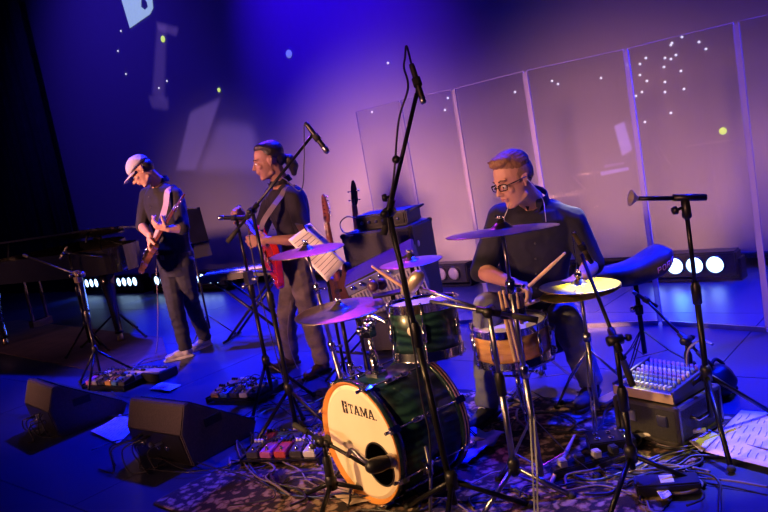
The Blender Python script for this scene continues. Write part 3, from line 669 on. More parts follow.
# the bass
bb, bh = at(270, 256, 5.26), at(238, 206, 5.92)
b1 = guitar('bass_guitar', 'red bass guitar played by the man with the ponytail', 'bass guitar', mat('red_lacquer', (.75, .03, .02), .2, 0, (.6, .02, .015), 5, 0, .6), .50, 4, .44, guard=False)
place(b1, bb, bh-bb, LH*.9-FH*.25)
st = MB(); sp = [Sb['shL']+V((0, 0, .066))+FH*.05-LH*.02, Sb['shL']+V((0, 0, .058))+LH*.05, at(281, 196, 5.16), at(272, 208, 5.10), at(263, 222, 5.12), at(261, 232, 5.18)]
st.ribbon(spline(sp, 4), -FH+LH*.3, .036, .003).build('strap', mat('grey_strap', (.26, .21, .25), .8), b1)
# bass and guitar resting on floor stands behind the amplifier
def floor_stand(label, c):
    r = thing('guitar_stand', label, 'guitar stand', c); c = V(c)
    MB().tube([c+V((0, .10, .0)), c+V((0, .06, .62))], .011, 8).build('upright', blackm, r)
    for q in (-1, 1): MB().tube([c+V((0, .09, .25)), c+V((q*.20, -.14, .012))], .009, 8).build('leg', blackm, r)
    MB().tube([c+V((-.10, -.10, .22)), c+V((-.10, .02, .17)), c+V((.10, .02, .17)), c+V((.10, -.10, .22))], .009, 8).build('cradle', rubber, r)
    MB().tube([c+V((-.035, -.02, .64)), c+V((-.035, .05, .62)), c+V((.035, .05, .62)), c+V((.035, -.02, .64))], .007, 8).build('yoke', rubber, r); return r
gx = at(345, 180, 5.95); base = V((gx.x, gx.y+.02, 0))
g2 = guitar('bass_guitar', 'dark bass guitar standing upright behind the big amplifier, headstock above it', 'bass guitar', mat('black_lacquer', (.02, .02, .025), .2), .62, 4, .42, guard=False)
place(g2, base+V((0, -.02, .42)), (0, .10, 1), (0, -1, .1)); g2.scale = (1, 1, 1)
floor_stand('black tube stand carrying the dark bass behind the amplifier', base)
p = at(342, 282, 5.0); base2 = V((p.x, p.y, 0))
g3 = guitar('electric_guitar', 'small brown guitar standing beside the tilted amplifier, left of the big one', 'guitar', mat('brown_lacquer', (.07, .03, .035), .25), .40, 6, guard=False)
place(g3, base2+V((0, -.02, .62)), V((-.12, .12, 1)), (-.25, -1, .1))
s3 = floor_stand('tall black stand under the small brown guitar', base2)

# ================================================================== STANDS AND MICROPHONES
def tripod(r, c, h, rad, ang0, m=blackm, tr=.011, foot=True, braced=False):
    for i in range(3):
        a = ang0+i*2*PI/3; e = V((math.cos(a), math.sin(a), 0)); t = e.cross(V((0, 0, 1)))
        lg = MB()
        if braced:
            for q in (-1, 1): lg.ribbon([c+V((0, 0, h))+t*q*.008, c+e*rad*.55+V((0, 0, h*.42))+t*q*.008, c+e*rad+V((0, 0, .018))+t*q*.006], t, .003, .007)
            lg.ribbon([c+V((0, 0, h*.35)), c+e*rad*.5+V((0, 0, h*.45))], t, .003, .006)
        else: lg.tube([c+V((0, 0, h)), c+e*rad+V((0, 0, .014))], tr, 8)
        l = lg.build('leg', m, r)
        MB().ell(c+e*rad+V((0, 0, .016)), (.018, .018, .016)).build('rubber_foot', rubber, l)
def knob(p, d, par, m=black, s=1.):
    d = V(d).normalized(); MB().tube([p, p+d*.03*s], .006*s, 8).lathe([(0, .022*s), (.014*s, .022*s), (.016*s, .030*s), (.013*s, .040*s), (0, .042*s)], p, d, 10).build('knob', m, par)
def mic_stand(label, base, zj, b0=None, b1=None, ang=.4, rad=.30, group=None, legh=.30, m=blackm, top_r=.010, bm_r=.008, boom_m=None, jpos=None, bend_boom=0.0):
    base = V(base); r = thing('microphone_stand', label, 'microphone stand', base, group)
    tripod(r, base, legh, rad, ang, m)
    MB().lathe([(0, 0), (.024, 0), (.026, .05), (.018, .07), (0, .07)], base+V((0, 0, legh-.03)), (0, 0, 1), 12).build('leg_hub', black, r)
    zm = min(zj*.62, .85); J = V(jpos) if jpos is not None else base+V((0, 0, zj)); AX = (J-base).normalized()
    MB().tube([base+AX*.10, base+AX*zm], .0135, 10).build('lower_tube', m, r)
    MB().lathe([(.012, -.05), (.020, -.045), (.021, .03), (.014, .05)], base+AX*zm, AX, 12).build('height_clutch', black, r)
    MB().tube([base+AX*zm, J], top_r, 10).build('upper_tube', m, r)
    if b0 is not None:
        b0, b1 = V(b0), V(b1); d = (b1-b0).normalized(); k = J-(b0+d*(J-b0).dot(d)); b0 = b0+k; b1 = b1+k      # the boom passes through the joint
        MB().lathe([(0, -.03), (.020, -.03), (.022, 0), (.020, .03), (0, .03)], J, d.cross(V((0, 0, 1))), 14).lathe([(.010, -.05), (.015, -.05), (.015, .05), (.010, .05)], J, d, 12, True).build('boom_joint', black, r)
        knob(J+d.cross(V((0, 0, 1))).normalized()*.025, d.cross(V((0, 0, 1))), r)
        if bend_boom: pts = spline([b0, J, J.lerp(b1, .5)+V((0, 0, bend_boom)), b1], 5)
        else: pts = [b0, b1]
        MB().tube(pts, bm_r, 10).build('boom', boom_m or m, r)
        MB().tube([b0, b0+d*.10], .013, 10).build('boom_end_grip', rubber, r)
        r2 = r; return r, J, b0, b1
    return r, J, None, None
def microphone(label, p, d, kind='pencil', group=None, m=None):
    p = V(p); d = V(d).normalized(); r = thing('microphone', label, 'microphone', p, group); m = m or black
    if kind == 'long':
        MB().lathe([(0, -.10), (.010, -.10), (.013, -.08), (.0135, .055), (.013, .06)], p, d, 16).build('body', m, r)
        MB().lathe([(.013, .06), (.015, .064), (.015, .09), (.010, .098), (0, .10)], p, d, 16).build('grille', steel, r)
    elif kind == 'pencil':
        MB().lathe([(0, -.07), (.009, -.07), (.0105, -.06), (.0105, .055), (.010, .06)], p, d, 16).build('body', m, r)
        MB().lathe([(.010, .06), (.011, .062), (.011, .078), (.007, .084), (0, .085)], p, d, 16).build('grille', steel, r)
    elif kind == 'vocal':
        MB().lathe([(0, -.11), (.010, -.11), (.012, -.09), (.0155, .0), (.020, .03), (.022, .04)], p, d, 16).build('body', m, r)
        MB().lathe([(.022, .04), (.0255, .05), (.026, .066), (.022, .083), (.012, .093), (0, .095)], p, d, 16).build('grille', steel, r)
    else:
        MB().lathe([(0, -.05), (.014, -.048), (.025, -.038), (.031, -.02), (.032, .015), (.026, .05)], p, d, 20).build('body', m, r)
        MB().lathe([(.028, .05), (.030, .055), (.030, .07), (.022, .080), (0, .082)], p, d, 20).build('grille', m if kind == 'drum_pale' else steel, r)
    MB().lathe([(.012, -.02), (.018, -.02), (.018, .015), (.012, .015)] if kind != 'pencil' else [(.011, -.015), (.016, -.015), (.016, .015), (.011, .015)], p, d, 14, True).build('clip', rubber, r)
    return r
def cable(label, pts, rad=.0035, m=None, group=None, k=6, name='cable'):
    o = MB().tube(spline(pts, k), rad, 6).build(name, m or cable_m); tag(o, label, 'cable', group); return o

# overhead microphone, front and centre
ob = gr(460, 528); 
r, J, b0, b1 = mic_stand('tall black overhead microphone stand in front of the kick drum with a steep boom', ob, 1.27, at(378, 234, 2.84), at(411, 92, 2.76), .9, .30, legh=.20, jpos=at(389, 212, 2.84))
knob(b0.lerp(b1, .55), FH*-1+LH, r); knob(b0.lerp(b1, .28), LH, r)
md = (at(423, 101, 2.68)-at(412, 66, 2.72)).normalized(); mc = at(417, 82, 2.71)
microphone('slim black condenser microphone at the top of the tall centre boom', mc, md, 'pencil', m=mat('charcoal_metal', (.05, .045, .04), .4, .5)).scale = (1, 1, 1)
MB_ = MB().tube([b1, mc], .006, 8).build('boom_tip', blackm, r)
cable('black cable looping from the overhead microphone down its tall stand', [mc-md*.07, mc-md*.12+V((0, 0, .02)), at(405, 58, 2.71), at(404, 68, 2.73), at(408, 88, 2.75), at(404, 120, 2.77)+LH*.02, at(394, 175, 2.80), at(388, 220, 2.80), at(400, 270, 2.78), at(414, 350, 2.77), at(422, 400, 2.80), at(430, 440, 2.85), gr(430, 500, .01)], .004)

# bassist's vocal boom stand
r, J, b0, b1 = mic_stand('black boom stand rising to the right in front of the bass player', gr(299, 440), 1.31, at(218, 231, 4.1), at(303, 123, 4.0), .2, .31)
mp_ = b1+CR*.05-CU*.02; 
microphone('black vocal microphone at the high end of the boom before the bass player', b1+(CR*.55-CU*.75)*.03, (CR*.6-CU*.8), 'long')
cable('thin cable hanging off the boom before the bass player', [b1+(CR*.55-CU*.75)*-.075, b1+CU*.03-CR*.05, b1-CR*.05-CU*.15, b1-CR*.07-CU*.3, b0.lerp(b1, .6), b0.lerp(b1, .3)-CU*.01, J-CU*.03+LH*.03, J-V((0, 0, .4))+LH*.05, J-V((0, 0, .8))+LH*.03, gr(300, 436, .02)], .003)
# straight stand with a small side microphone
r, J, _, _ = mic_stand('straight black stand left of the bass player with a clamp halfway', gr(275, 405), 1.24, None, None, .8, .26)
z0 = gr(275, 405)
MB().box(z0+V((0, 0, .86)), (.05, .05, .09)).tube([z0+V((0, 0, .9))-CR*.12, z0+V((0, 0, .9))+CR*.16], .008, 8).build('clamp', steel, r, .006); knob(z0+V((0, 0, .85)), CR, r, steel, 1.4); knob(z0+V((0, 0, .80)), -CR, r, steel, 1.4)
microphone('small blue-lit microphone lying level on the straight stand left of the bass player', J+V((0, 0, .01))-CR*.02, -CR, 'long')

# stands round the piano
r, J, b0, b1 = mic_stand('short dark stand with a level boom over the left piano edge', gr(103, 384), .95, at(45, 272, 6.9), at(98, 292, 6.3), 1.2, .30)
J0 = gr(103, 384); MB().box(J0+V((0, 0, .93)), (.06, .05, .10)).build('clamp', brass, r, .008); knob(J0+V((0, 0, .95)), CR, r, steel, 1.6)
r, J, b0, b1 = mic_stand('dark stand behind the piano legs, in front of the left light bars', gr(122, 338), 1.12, at(84, 236, 8.2), at(122, 246, 7.7), 2.2, .42)
microphone('small microphone pointing into the piano from the rear stand', b0, -V((0, 0, 1))-CR*.4, 'pencil')
r, J, b0, b1 = mic_stand('thin dark stand under the piano, left of the other two', gr(92, 352), 1.05, at(58, 236, 7.6), at(96, 240, 7.2), .2, .25)
microphone('small microphone over the piano strings with a brass tint', b0, -V((0, 0, 1))-CR*.8, 'pencil', m=brass)

# right hand stand with a T bar and an empty clip
rb = gr(714, 438); r, J, _, _ = mic_stand('tall black stand at right with a level bar and an empty clip', rb, 1.07, None, None, 1.0, .34)
MB().tube([J+V((0, 0, .012))-CR*.05, J+V((0, 0, .014))+CR*.09], .015, 10).build('bar', black, r); MB().lathe([(.012, -.08), (.020, -.07), (.018, .0), (0, .01)], J, (0, 0, 1), 12).build('bar_mount', black, r)
MB().tube([J+V((0, 0, .010))-CR*.05, J+V((0, 0, .008))-CR*.20], .010, 8).build('bar_tip', blackm, r)
knob(J-CR*.012-V((0, 0, .03)), -CR*.95-V((0, 0, .35)), r, black, 1.2)
c_ = J+V((0, 0, .008))-CR*.195; cl = MB().lathe([(.008, 0), (.012, .01), (.034, .032), (.036, .036), (.030, .034), (.006, .012)], c_+CR*.0, -CR+V((0, 0, .1)), 18, True).build('microphone_clip', mat('pale_clip', (.55, .5, .45), .4), r)

# tom microphone stand in front of the snare
tb = gr(519, 498); r, J, b0, b1 = mic_stand('shiny boom stand in front of the snare reaching left to the tom', tb, .80, at(540, 309, 2.86), at(432, 291, 3.02), 2.4, .22, legh=.14, boom_m=steel, m=steel)
b1 = J+(at(420, 288, 3.05)-J)
MB().tube([J, b1], .007, 10).build('boom_extension', steel, r)
microphone('pale stubby drum microphone aimed down at the tom', b1+CU*.03-CR*.02, (-CU*.75-CR*.45+FH*.4), 'drum_pale', m=mat('champagne_metal', (.62, .52, .38), .35, .6))
# hi-hat microphone stand
hb = gr(636, 492); r, J, b0, b1 = mic_stand('black boom stand on the right whose boom rises left to the hi-hat', hb, .63, at(644, 386, 2.72), at(592, 256, 3.05), .5, .25, legh=.16)
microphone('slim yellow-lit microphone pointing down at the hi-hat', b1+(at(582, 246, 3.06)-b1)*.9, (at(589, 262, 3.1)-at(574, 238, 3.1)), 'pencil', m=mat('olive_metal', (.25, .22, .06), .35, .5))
# kick drum microphone
kax_ = V((math.sin(math.radians(-12)), -math.cos(math.radians(-12)), 0)); kb = gr(327, 492); KJ = at(323, 441, 3.12)
r, J, b0, b1 = mic_stand('low black stand at the left of the kick drum head', V((KJ.x, KJ.y, 0)), KJ.z, at(292, 415, 3.25), at(366, 456, 2.9), .9, .22, legh=.12)
MB().tube(spline([b0.lerp(b1, .75), at(352, 450, 2.90), at(362, 459, 2.86), at(370, 463, 2.85)]), .010, 8).build('gooseneck', steel, r)
microphone('round black kick drum microphone at the port of the cream drum head', at(377, 465, 2.86), -kax_*.9+CR*.45, 'drum')
# throne-side boom behind the hi-hat
tb2 = gr(668, 372); r, J, b0, b1 = mic_stand('low dark boom stand slanting down to the right behind the mixer', at(690, 372, 3.75)*V((1, 1, 0)) if False else V((at(690, 372, 3.7).x, at(690, 372, 3.7).y, 0)), .28, at(700, 380, 3.68), at(636, 314, 3.95), .3, .2, legh=.12)
microphone('dark microphone at the upper end of the low boom by the spare stool', b1, -CR+CU*.6, 'pencil')

# ================================================================== DRUMS
def green_lacquer():
    m = bpy.data.materials.new('green_ripple_lacquer'); m.use_nodes = True; n = m.node_tree.nodes; L = m.node_tree.links; b = n['Principled BSDF']
    b.inputs['Roughness'].default_value = .28; b.inputs['Coat Weight'].default_value = .6
    tc = n.new('ShaderNodeTexCoord'); mp = n.new('ShaderNodeMapping'); mp.inputs['Scale'].default_value = (1, 1, 1); wv = n.new('ShaderNodeTexWave'); wv.inputs['Scale'].default_value = 9; wv.inputs['Distortion'].default_value = 5; wv.bands_direction = 'Z'
    L.new(tc.outputs['Object'], mp.inputs[0]); L.new(mp.outputs[0], wv.inputs[0]); rp = n.new('ShaderNodeValToRGB'); rp.color_ramp.elements[0].color = (.003, .014, .018, 1); rp.color_ramp.elements[1].color = (.016, .055, .048, 1)
    L.new(wv.outputs[1] if len(wv.outputs) > 1 else wv.outputs[0], rp.inputs[0]); L.new(rp.outputs[0], b.inputs['Base Color']); return m
green = green_lacquer()
skin_coat = mat('cream_drum_head', (.82, .72, .52), .6, 0, (.78, .68, .48), 5)
head_white = mat('white_drum_head', (.75, .75, .78), .55)
orange_hoop = mat('amber_hoop', (.70, .30, .06), .3, 0, (.58, .22, .04), 8, 0, .5)
def lug(mb, p, out, up, h=.05, w_=.011): 
    mb.tube([p+out*.012-up*h*.5, p+out*.012+up*h*.5], w_, 8); mb.ell(p+out*.010+up*h*.5, (w_,)*3); mb.ell(p+out*.010-up*h*.5, (w_,)*3); mb.tube([p-out*.004, p+out*.012], .006, 6)
def drum(name, label, c, ax, R, depth, shell_m, top_m, hoop_m, nl, badge=None, lug_h=.05, group=None):
    """c centre of the shell, ax towards the batter head"""
    c = V(c); ax = V(ax).normalized(); r = thing(name, label, 'drum', c, group); a = ax.orthogonal().normalized(); b = ax.cross(a); h = depth/2
    MB().lathe([(R-.006, -h), (R, -h+.003), (R, h-.003), (R-.006, h)], c, ax, 64, True).build('shell', shell_m, r)
    for s_, nm in ((1, 'batter_head'), (-1, 'resonant_head')): MB().lathe([(0, s_*(h+.004)), (R-.012, s_*(h+.004)), (R+.001, s_*(h-.004))], c, ax, 64).build(nm, top_m, r)
    for s_ in (1, -1): MB().lathe([(R+.003, s_*(h-.022)), (R+.007, s_*(h-.020)), (R+.006, s_*(h+.012)), (R+.014, s_*(h+.016)), (R+.012, s_*(h+.019)), (R+.001, s_*(h+.015))], c, ax, 64, True).build('hoop', hoop_m, r)
    for i in range(nl):
        q = 2*PI*(i+.35)/nl; o = a*math.cos(q)+b*math.sin(q); p = c+o*R; mb = MB(); lug(mb, p, o, ax, lug_h)
        l = mb.build('lug', chrome, r)
        for s_ in (1, -1): MB().tube([p+o*.012+ax*s_*(h+.024), p+o*.012+ax*s_*(h+.012)], .0055, 6).tube([p+o*.012+ax*s_*(h+.014), p+o*.012+ax*s_*lug_h*.5], .003, 6).build('tension_rod', chrome, l)
    return r
# kick drum -----------------------------------------------------------
ka = math.radians(-12); kax = V((math.sin(ka), -math.cos(ka), 0)); kr = V((0, 0, 1)).cross(kax); kc = V((-2.232, 2.15, .286)); KR = .258; KD = .365
kd = thing('kick_drum', 'green kick drum with cream front head and amber hoop', 'drum', (kc.x, kc.y, 0))
MB().lathe([(KR-.008, .045), (KR, .045), (KR, KD), (KR-.008, KD)], kc, -kax, 96, True).build('shell', green, kd)
MB().lathe([(KR-.010, .018), (KR+.004, .020), (KR+.014, .0), (KR+.016, .002), (KR+.016, .042), (KR+.002, .044)], kc, -kax, 96, True).build('hoop', orange_hoop, kd)['label'] = 'amber front hoop'
# dark outer band and thin chrome line
MB().lathe([(KR+.0165, .006), (KR+.0185, .006), (KR+.0185, .042), (KR+.0165, .042)], kc, -kax, 96, True).build('hoop_band', mat('blue_black_lacquer', (.012, .03, .035), .2, 0, None, 8, 0, .6), kd)
MB().lathe([(KR+.002, KD-.002), (KR+.018, KD), (KR+.018, KD+.04), (KR+.002, KD+.042)], kc, -kax, 96, True).build('hoop', mat('blue_black_lacquer', (0, 0, 0)), kd)
MB().lathe([(KR+.019, KD+.010), (KR+.021, KD+.010), (KR+.021, KD+.016), (KR+.019, KD+.016)], kc, -kax, 96, True).lathe([(KR+.019, KD+.026), (KR+.021, KD+.026), (KR+.021, KD+.032), (KR+.019, KD+.032)], kc, -kax, 96, True).build('hoop_inlay', mat('copper_inlay', (.7, .42, .28), .3, .8), kd)
# front head with port hole: ring polygon from outer circle to port
pc = (.122, -.070); PR = .094
n = 64; vs = []; 
for i in range(n):
    t = 2*PI*i/n; vs.append(kc+kr*(KR-.002)*math.cos(t)+V((0, 0, 1))*(KR-.002)*math.sin(t)-kax*.018)
for i in range(n):
    t = 2*PI*i/n; vs.append(kc+kr*(KR-.018)*math.cos(t)+V((0, 0, 1))*(KR-.018)*math.sin(t)-kax*.010)
for i in range(n):
    t = 2*PI*i/n; vs.append(kc+kr*(pc[0]+PR*math.cos(t))+V((0, 0, 1))*(pc[1]+PR*math.sin(t))-kax*.010)
fs = [(j*n+i, j*n+(i+1) % n, (j+1)*n+(i+1) % n, (j+1)*n+i) for j in (0, 1) for i in range(n)]
hd = MB().add(vs, fs, False).build('front_head', skin_coat, kd)
MB().lathe([(PR-.004, 0), (PR+.004, 0), (PR+.004, .004), (PR-.004, .004)], kc+kr*pc[0]+V((0, 0, pc[1]))-kax*.0105, kax, 48, True).build('port_ring', black, hd)
MB().lathe([(0, KD-.02), (KR-.01, KD-.02)], kc, -kax, 64).build('batter_head', mat('clear_grey_head', (.05, .05, .06), .4), kd)
MB().lathe([(KR-.012, .04), (KR-.013, KD-.03)], kc, -kax, 48).build('shell_lining', mat('shell_inside', (.10, .05, .03), .7), kd)
# lettering
ink = mat('black_ink', (.01, .01, .012), .6)
ZU = V((0, 0, 1))
def letter(mb, polys, x, y, w_, h_, o=-.0098):
    for p in polys: mb.prism([(x+q[0]*w_, y+q[1]*h_) for q in p], kc-kax*.0100, kr, ZU, kax, 0, .0012)
Tl = [[(0, 1), (0, .70), (.09, .70), (.14, .87), (.40, .87), (.40, .12), (.27, .08), (.27, 0), (.73, 0), (.73, .08), (.60, .12), (.60, .87), (.86, .87), (.91, .70), (1, .70), (1, 1)]]
Al = [[(-.02, 0), (-.02, .09), (.08, .12), (.38, 1), (.62, 1), (.92, .12), (1.02, .09), (1.02, 0), (.62, 0), (.62, .09), (.72, .12), (.66, .30), (.30, .30), (.25, .12), (.35, .09), (.35, 0)]]
Al = [[(-.02, 0), (-.02, .09), (.07, .12), (.36, 1), (.50, 1), (.50, .80), (.24, .12), (.34, .09), (.34, 0)], [(.50, 1), (.62, 1), (.92, .12), (1.02, .09), (1.02, 0), (.58, 0), (.58, .09), (.69, .12), (.46, .80)], [(.28, .26), (.70, .26), (.70, .36), (.28, .36)]]
Ml = [[(0, 0), (0, .09), (.08, .12), (.08, .88), (0, .91), (0, 1), (.26, 1), (.26, .8), (.16, .8), (.16, .12), (.26, .09), (.26, 0)], [(.26, 1), (.50, .36), (.50, .08), (.44, .08), (.14, .86), (.14, 1)], [(.74, 1), (.86, 1), (.86, .86), (.56, .08), (.50, .08), (.50, .36)], [(.68, 0), (.68, .09), (.76, .12), (.76, .8), (.72, .8), (.72, 1), (1, 1), (1, .91), (.94, .88), (.94, .12), (1, .09), (1, 0)]]
lg = MB(); x = -.040; y = .130; H_ = .043
for polys, w_ in ((Tl, .036), (Al, .043), (Ml, .053), (Al, .043)): letter(lg, polys, x, y, w_, H_); x += w_+.004
letter(lg, [[(0, 0), (1, 0), (1, 1), (0, 1)]], x+.002, y, .006, .006)
lg.build('lettering', ink, hd)
em = MB()      # square maker's emblem: block with pale T like strokes
for p in ([(0, .0), (.42, .0), (.42, .30), (.30, .30), (.30, .62), (.42, .62), (.42, 1), (0, 1)], [(.58, 0), (1, .0), (1, 1), (.58, 1), (.58, .78), (.86, .78), (.86, .68), (.58, .68), (.58, .52), (.86, .52), (.86, .42), (.58, .42)]):
    letter(em, [p], -.086, .124, .036, .056)
em.build('emblem', ink, hd)
for i in range(8):
    q = 2*PI*(i+.5)/8; o = kr*math.cos(q)+ZU*math.sin(q)
    for side, z0, z1 in ((0, .0, .14), (1, KD+.04, KD-.11)):
        mb = MB(); p0 = kc-kax*z0+o*(KR+.022); p1 = kc-kax*z1+o*(KR+.020); sg = 1 if side == 0 else -1
        mb.box(kc-kax*(z0+sg*.020)+o*(KR+.024), (.030, .012, .05), Matrix((kr*o.dot(ZU)-ZU*o.dot(kr), o, kax)).transposed())
        mb.tube([p0+kax*sg*.012, p1], .0042, 6).tube([p0+kax*sg*.03-o*0, p0], .0075, 8)
        cl = mb.build('claw', chrome, kd); l = MB(); lug(l, kc-kax*(z1+sg*.02)+o*KR, o, kax, .05, .012); l.build('lug', chrome, cl)
for sd in (-1, 1):
    o = (kr*sd*.92-ZU*.38).normalized(); p = kc-kax*.15+o*KR
    mb = MB().box(p+o*.015, (.05, .03, .06), Matrix((kax, o, kax.cross(o))).transposed()).lathe([(0, 0), (.018, 0), (.018, .05), (0, .05)], p+o*.03-ZU*.03, ZU, 12)
    sp = mb.build('spur_bracket', chrome, kd, .003); e = p+o*.12+kax*.10; e.z = .022
    MB().tube([p+o*.035+ZU*.10, p+o*.035-ZU*.03, e], .0075, 8).ell(e, (.012, .012, .014)).build('spur', steel, sp)
MB().prism([(.13, .0), (-.13, .0), (-.10, .03), (.10, .03)], kc-kax*.0+ZU*-(KR+.03)*1.0, kr, ZU, kax, -.3, -.1).build('rest_plate', rubber, kd)
# tom mount on the kick
mt = at(371, 385, 3.32); tp = kc-kax*.16+ZU*KR
mb = MB().box(tp+ZU*.006, (.07, .07, .02)).lathe([(0, 0), (.024, 0), (.026, .03), (.018, .10), (0, .10)], tp, ZU, 16).tube([tp, tp+ZU*.20], .0125, 12)
mb.build('mount_post', chrome, kd, .002)
top_ = tp+ZU*.20; mb = MB().box(top_, (.045, .045, .05)).ell(top_+ZU*.035, (.022,)*3); tom_c = at(425, 327, 3.14)
arm_e = tom_c-CR*.16+ZU*.02; mb.tube(spline([top_+ZU*.03, top_+ZU*.07+CR*.02, arm_e]), .010, 10).build('tom_holder', chrome, kd, .003); knob(top_, -CR, kd, chrome, 1.3); knob(top_+ZU*.02, -FH, kd, chrome, 1.2); knob(top_+ZU*.045, CR-FH, kd, chrome, 1.1)
# rack tom
tax = (ZU+LH*.03+V((0, .10, 0))).normalized(); TR = .148
tm = drum('rack_tom', 'green rack tom with round white badge mounted above the kick drum', tom_c, tax, TR, .205, green, head_white, chrome, 6, lug_h=.06)
bd = (-FH*.90+CR*-.42); bd = (bd-tax*bd.dot(tax)).normalized(); bp_ = tom_c+bd*TR+tax*.012
MB().lathe([(0, .003), (.019, .003), (.021, 0), (0, 0)], bp_, bd, 28).build('badge', mat('badge_white', (.8, .76, .65), .3), tm)
star = MB(); sa = tax.cross(bd).normalized(); pts = []
for i in range(10):
    rr = .0085 if i % 2 == 0 else .004; t = PI/2+i*PI/5; pts.append((rr*math.cos(t), rr*math.sin(t)))
star.prism(pts, bp_+bd*.003, sa, tax, bd, 0, .001).build('badge_star', ink, tm)
# snare
sc = at(511, 339, 3.72); sax = (ZU+LH*.02-FH*.03).normalized(); SR = .187
sn = drum('snare_drum', 'amber wooden snare drum with chrome hoops in front of the drummer', sc, sax, SR, .165, maple, head_white, chrome, 10, lug_h=.085)
mb = MB().box(sc+CR*(SR+.02)+sax*.0, (.03, .03, .10)).tube([sc+CR*(SR+.03)+sax*.03, sc+CR*(SR+.05)+sax*.07], .006, 8).build('strainer', chrome, sn, .003)
scb = sc-sax*.11
ss = thing('snare_stand', 'chrome basket stand holding the amber snare drum', 'drum stand', (sc.x, sc.y, 0))
ss.location = V((sc.x, sc.y, 0)); bz = V((sc.x, sc.y, 0))
for i in range(3):
    q = i*2*PI/3+.5; e = V((math.cos(q), math.sin(q), 0)); MB().tube([scb-ZU*.09, scb+e*(SR+.012)-ZU*.02, scb+e*(SR+.024)+ZU*.035], .006, 8).ell(scb+e*(SR+.022)+ZU*.03, (.014, .014, .018)).build('basket_arm', chrome, ss)
MB().tube([bz+ZU*.12, scb-ZU*.08], .0125, 12).lathe([(.013, -.03), (.022, -.025), (.022, .025), (.013, .03)], bz+ZU*.27, ZU, 12, True).build('post', chrome, ss); tripod(ss, bz, .20, .26, 1.2, chrome, .006, braced=True)
# kick pedal
pd = kc-kax*(KD+.05); pd.z = 0
kp = thing('kick_pedal', 'metal kick pedal behind the green kick drum', 'pedal', pd)
f_ = -kax; MB().box(pd+f_*.17+ZU*.016, (.10, .30, .010), Matrix((kr, f_, ZU)).transposed()).build('base_plate', blackm, kp, .002)
MB().prism([(.02, .10), (.30, .03), (.30, .04), (.02, .115)], pd, f_, ZU, kr, -.04, .04).build('footboard', steel, kp, .002)
for q in (-1, 1): MB().tube([pd+kr*q*.05+ZU*.01, pd+kr*q*.05+ZU*.20], .008, 8).build('post', steel, kp)
MB().tube([pd+kr*-.055+ZU*.20, pd+kr*.055+ZU*.20], .007, 8).tube([pd+ZU*.20, pd+ZU*.29+f_*.03], .004, 6).ell(pd+ZU*.31+f_*.03, (.02, .02, .026)).build('beater', head_white, kp)
# drummer's stool
dp = Sd['pelvis']; tz = dp.z-.135
th = thing('drum_stool', 'round black drum stool under the seated drummer', 'stool', (dp.x, dp.y, 0)); dz = V((dp.x, dp.y, 0))
MB().lathe([(0, 0), (.17, 0), (.182, .02), (.182, .055), (.165, .075), (0, .078)], dz+ZU*(tz-.075), ZU, 32).build('seat', black, th)
MB().tube([dz+ZU*.12, dz+ZU*(tz-.07)], .014, 10).build('post', chrome, th); tripod(th, dz, .22, .26, .1, chrome, .007, braced=True)

# cymbals ---------------------------------------------------------------
def cymbal(label, c, R, nrm=(0, 0, 1), m=brass, bell=.22, name='cymbal', group=None):
    prof = [(0, .0), (.006, .0)]; pr = []
    rb_ = R*bell
    for i in range(7): t = i/6; pr.append((.007+(rb_-.007)*t, .024*(R/.2)*math.cos(t*PI/2)**1.2+.010))
    for i in range(1, 13): t = i/12; rr = rb_+(R-rb_)*t; pr.append((rr, .010*(1-t**1.3)+(.0006 if i % 2 else -.0002)))
    back = [(r_, z-.0016) for r_, z in reversed(pr)]
    o = MB().lathe(pr+back, (0, 0, 0), (0, 0, 1), 72, True).build(name, m)
    z = V(nrm).normalized(); x = V((1, 0, 0)); y = z.cross(x).normalized(); x = y.cross(z); o.matrix_world = frame(c, x, y, z); tag(o, label, 'cymbal', group); return o
def cymbal_stand(label, base, top, rad=.27, ang=.3, m=steel, group=None, legh=.34, tier=2):
    base, top = V(base), V(top); d = (top-base).normalized(); r = thing('cymbal_stand', label, 'cymbal stand', base, group)
    tripod(r, base, legh, rad, ang, m, .007, braced=True)
    L_ = (top-base).length; cuts = [.08, L_*.48, L_*.80, L_-.02][:2+tier]; rr = [.0135, .0105, .008]
    if tier == 1: cuts = [.08, L_*.6, L_-.02]
    for i in range(len(cuts)-1):
        MB().tube([base+d*cuts[i], base+d*cuts[i+1]], rr[i], 12).build('tube', m, r)
        if i: MB().lathe([(.009, -.03), (.020, -.026), (.021, .02), (.013, .03)], base+d*cuts[i], d, 12, True).tube([base+d*cuts[i]-CR*.01, base+d*cuts[i]+CR*.05], .006, 8).ell(base+d*cuts[i]+CR*.052, (.006, .014, .010)).build('clamp', chrome, r)
    MB().tube([top-d*.04, top+ZU*.05], .0038, 8).build('rod', steel, r)
    MB().lathe([(0, .0), (.016, 0), (.018, .008), (.016, .014), (0, .014)], top-ZU*.010, ZU, 14).lathe([(0, .0), (.014, 0), (.016, .008), (.014, .014), (0, .014)], top+ZU*.034*1.0, ZU, 14).build('felt', mat('black_felt', (.02, .02, .02), .95), r)
    MB().lathe([(0, 0), (.008, 0), (.009, .012), (.006, .018), (0, .018)], top+ZU*.048, ZU, 10).ell(top+ZU*.060+CR*.011, (.009, .004, .007)).ell(top+ZU*.060-CR*.011, (.009, .004, .007)).build('wing_nut', chrome, r)
    return r
violet_b = brass
cb = gr(544, 494); ct = V((cb.x, cb.y, at(508, 231, 2.92).z)); ct = at(502, 232, 2.93)
cymbal_stand('tall chrome stand in the foreground carrying the crash cymbal before the drummer', cb, ct, .24, .9)
cymbal('crash cymbal level with the drummer chest on the tall foreground stand', ct+ZU*.004, .225, ZU+CR*.04+FH*.05)
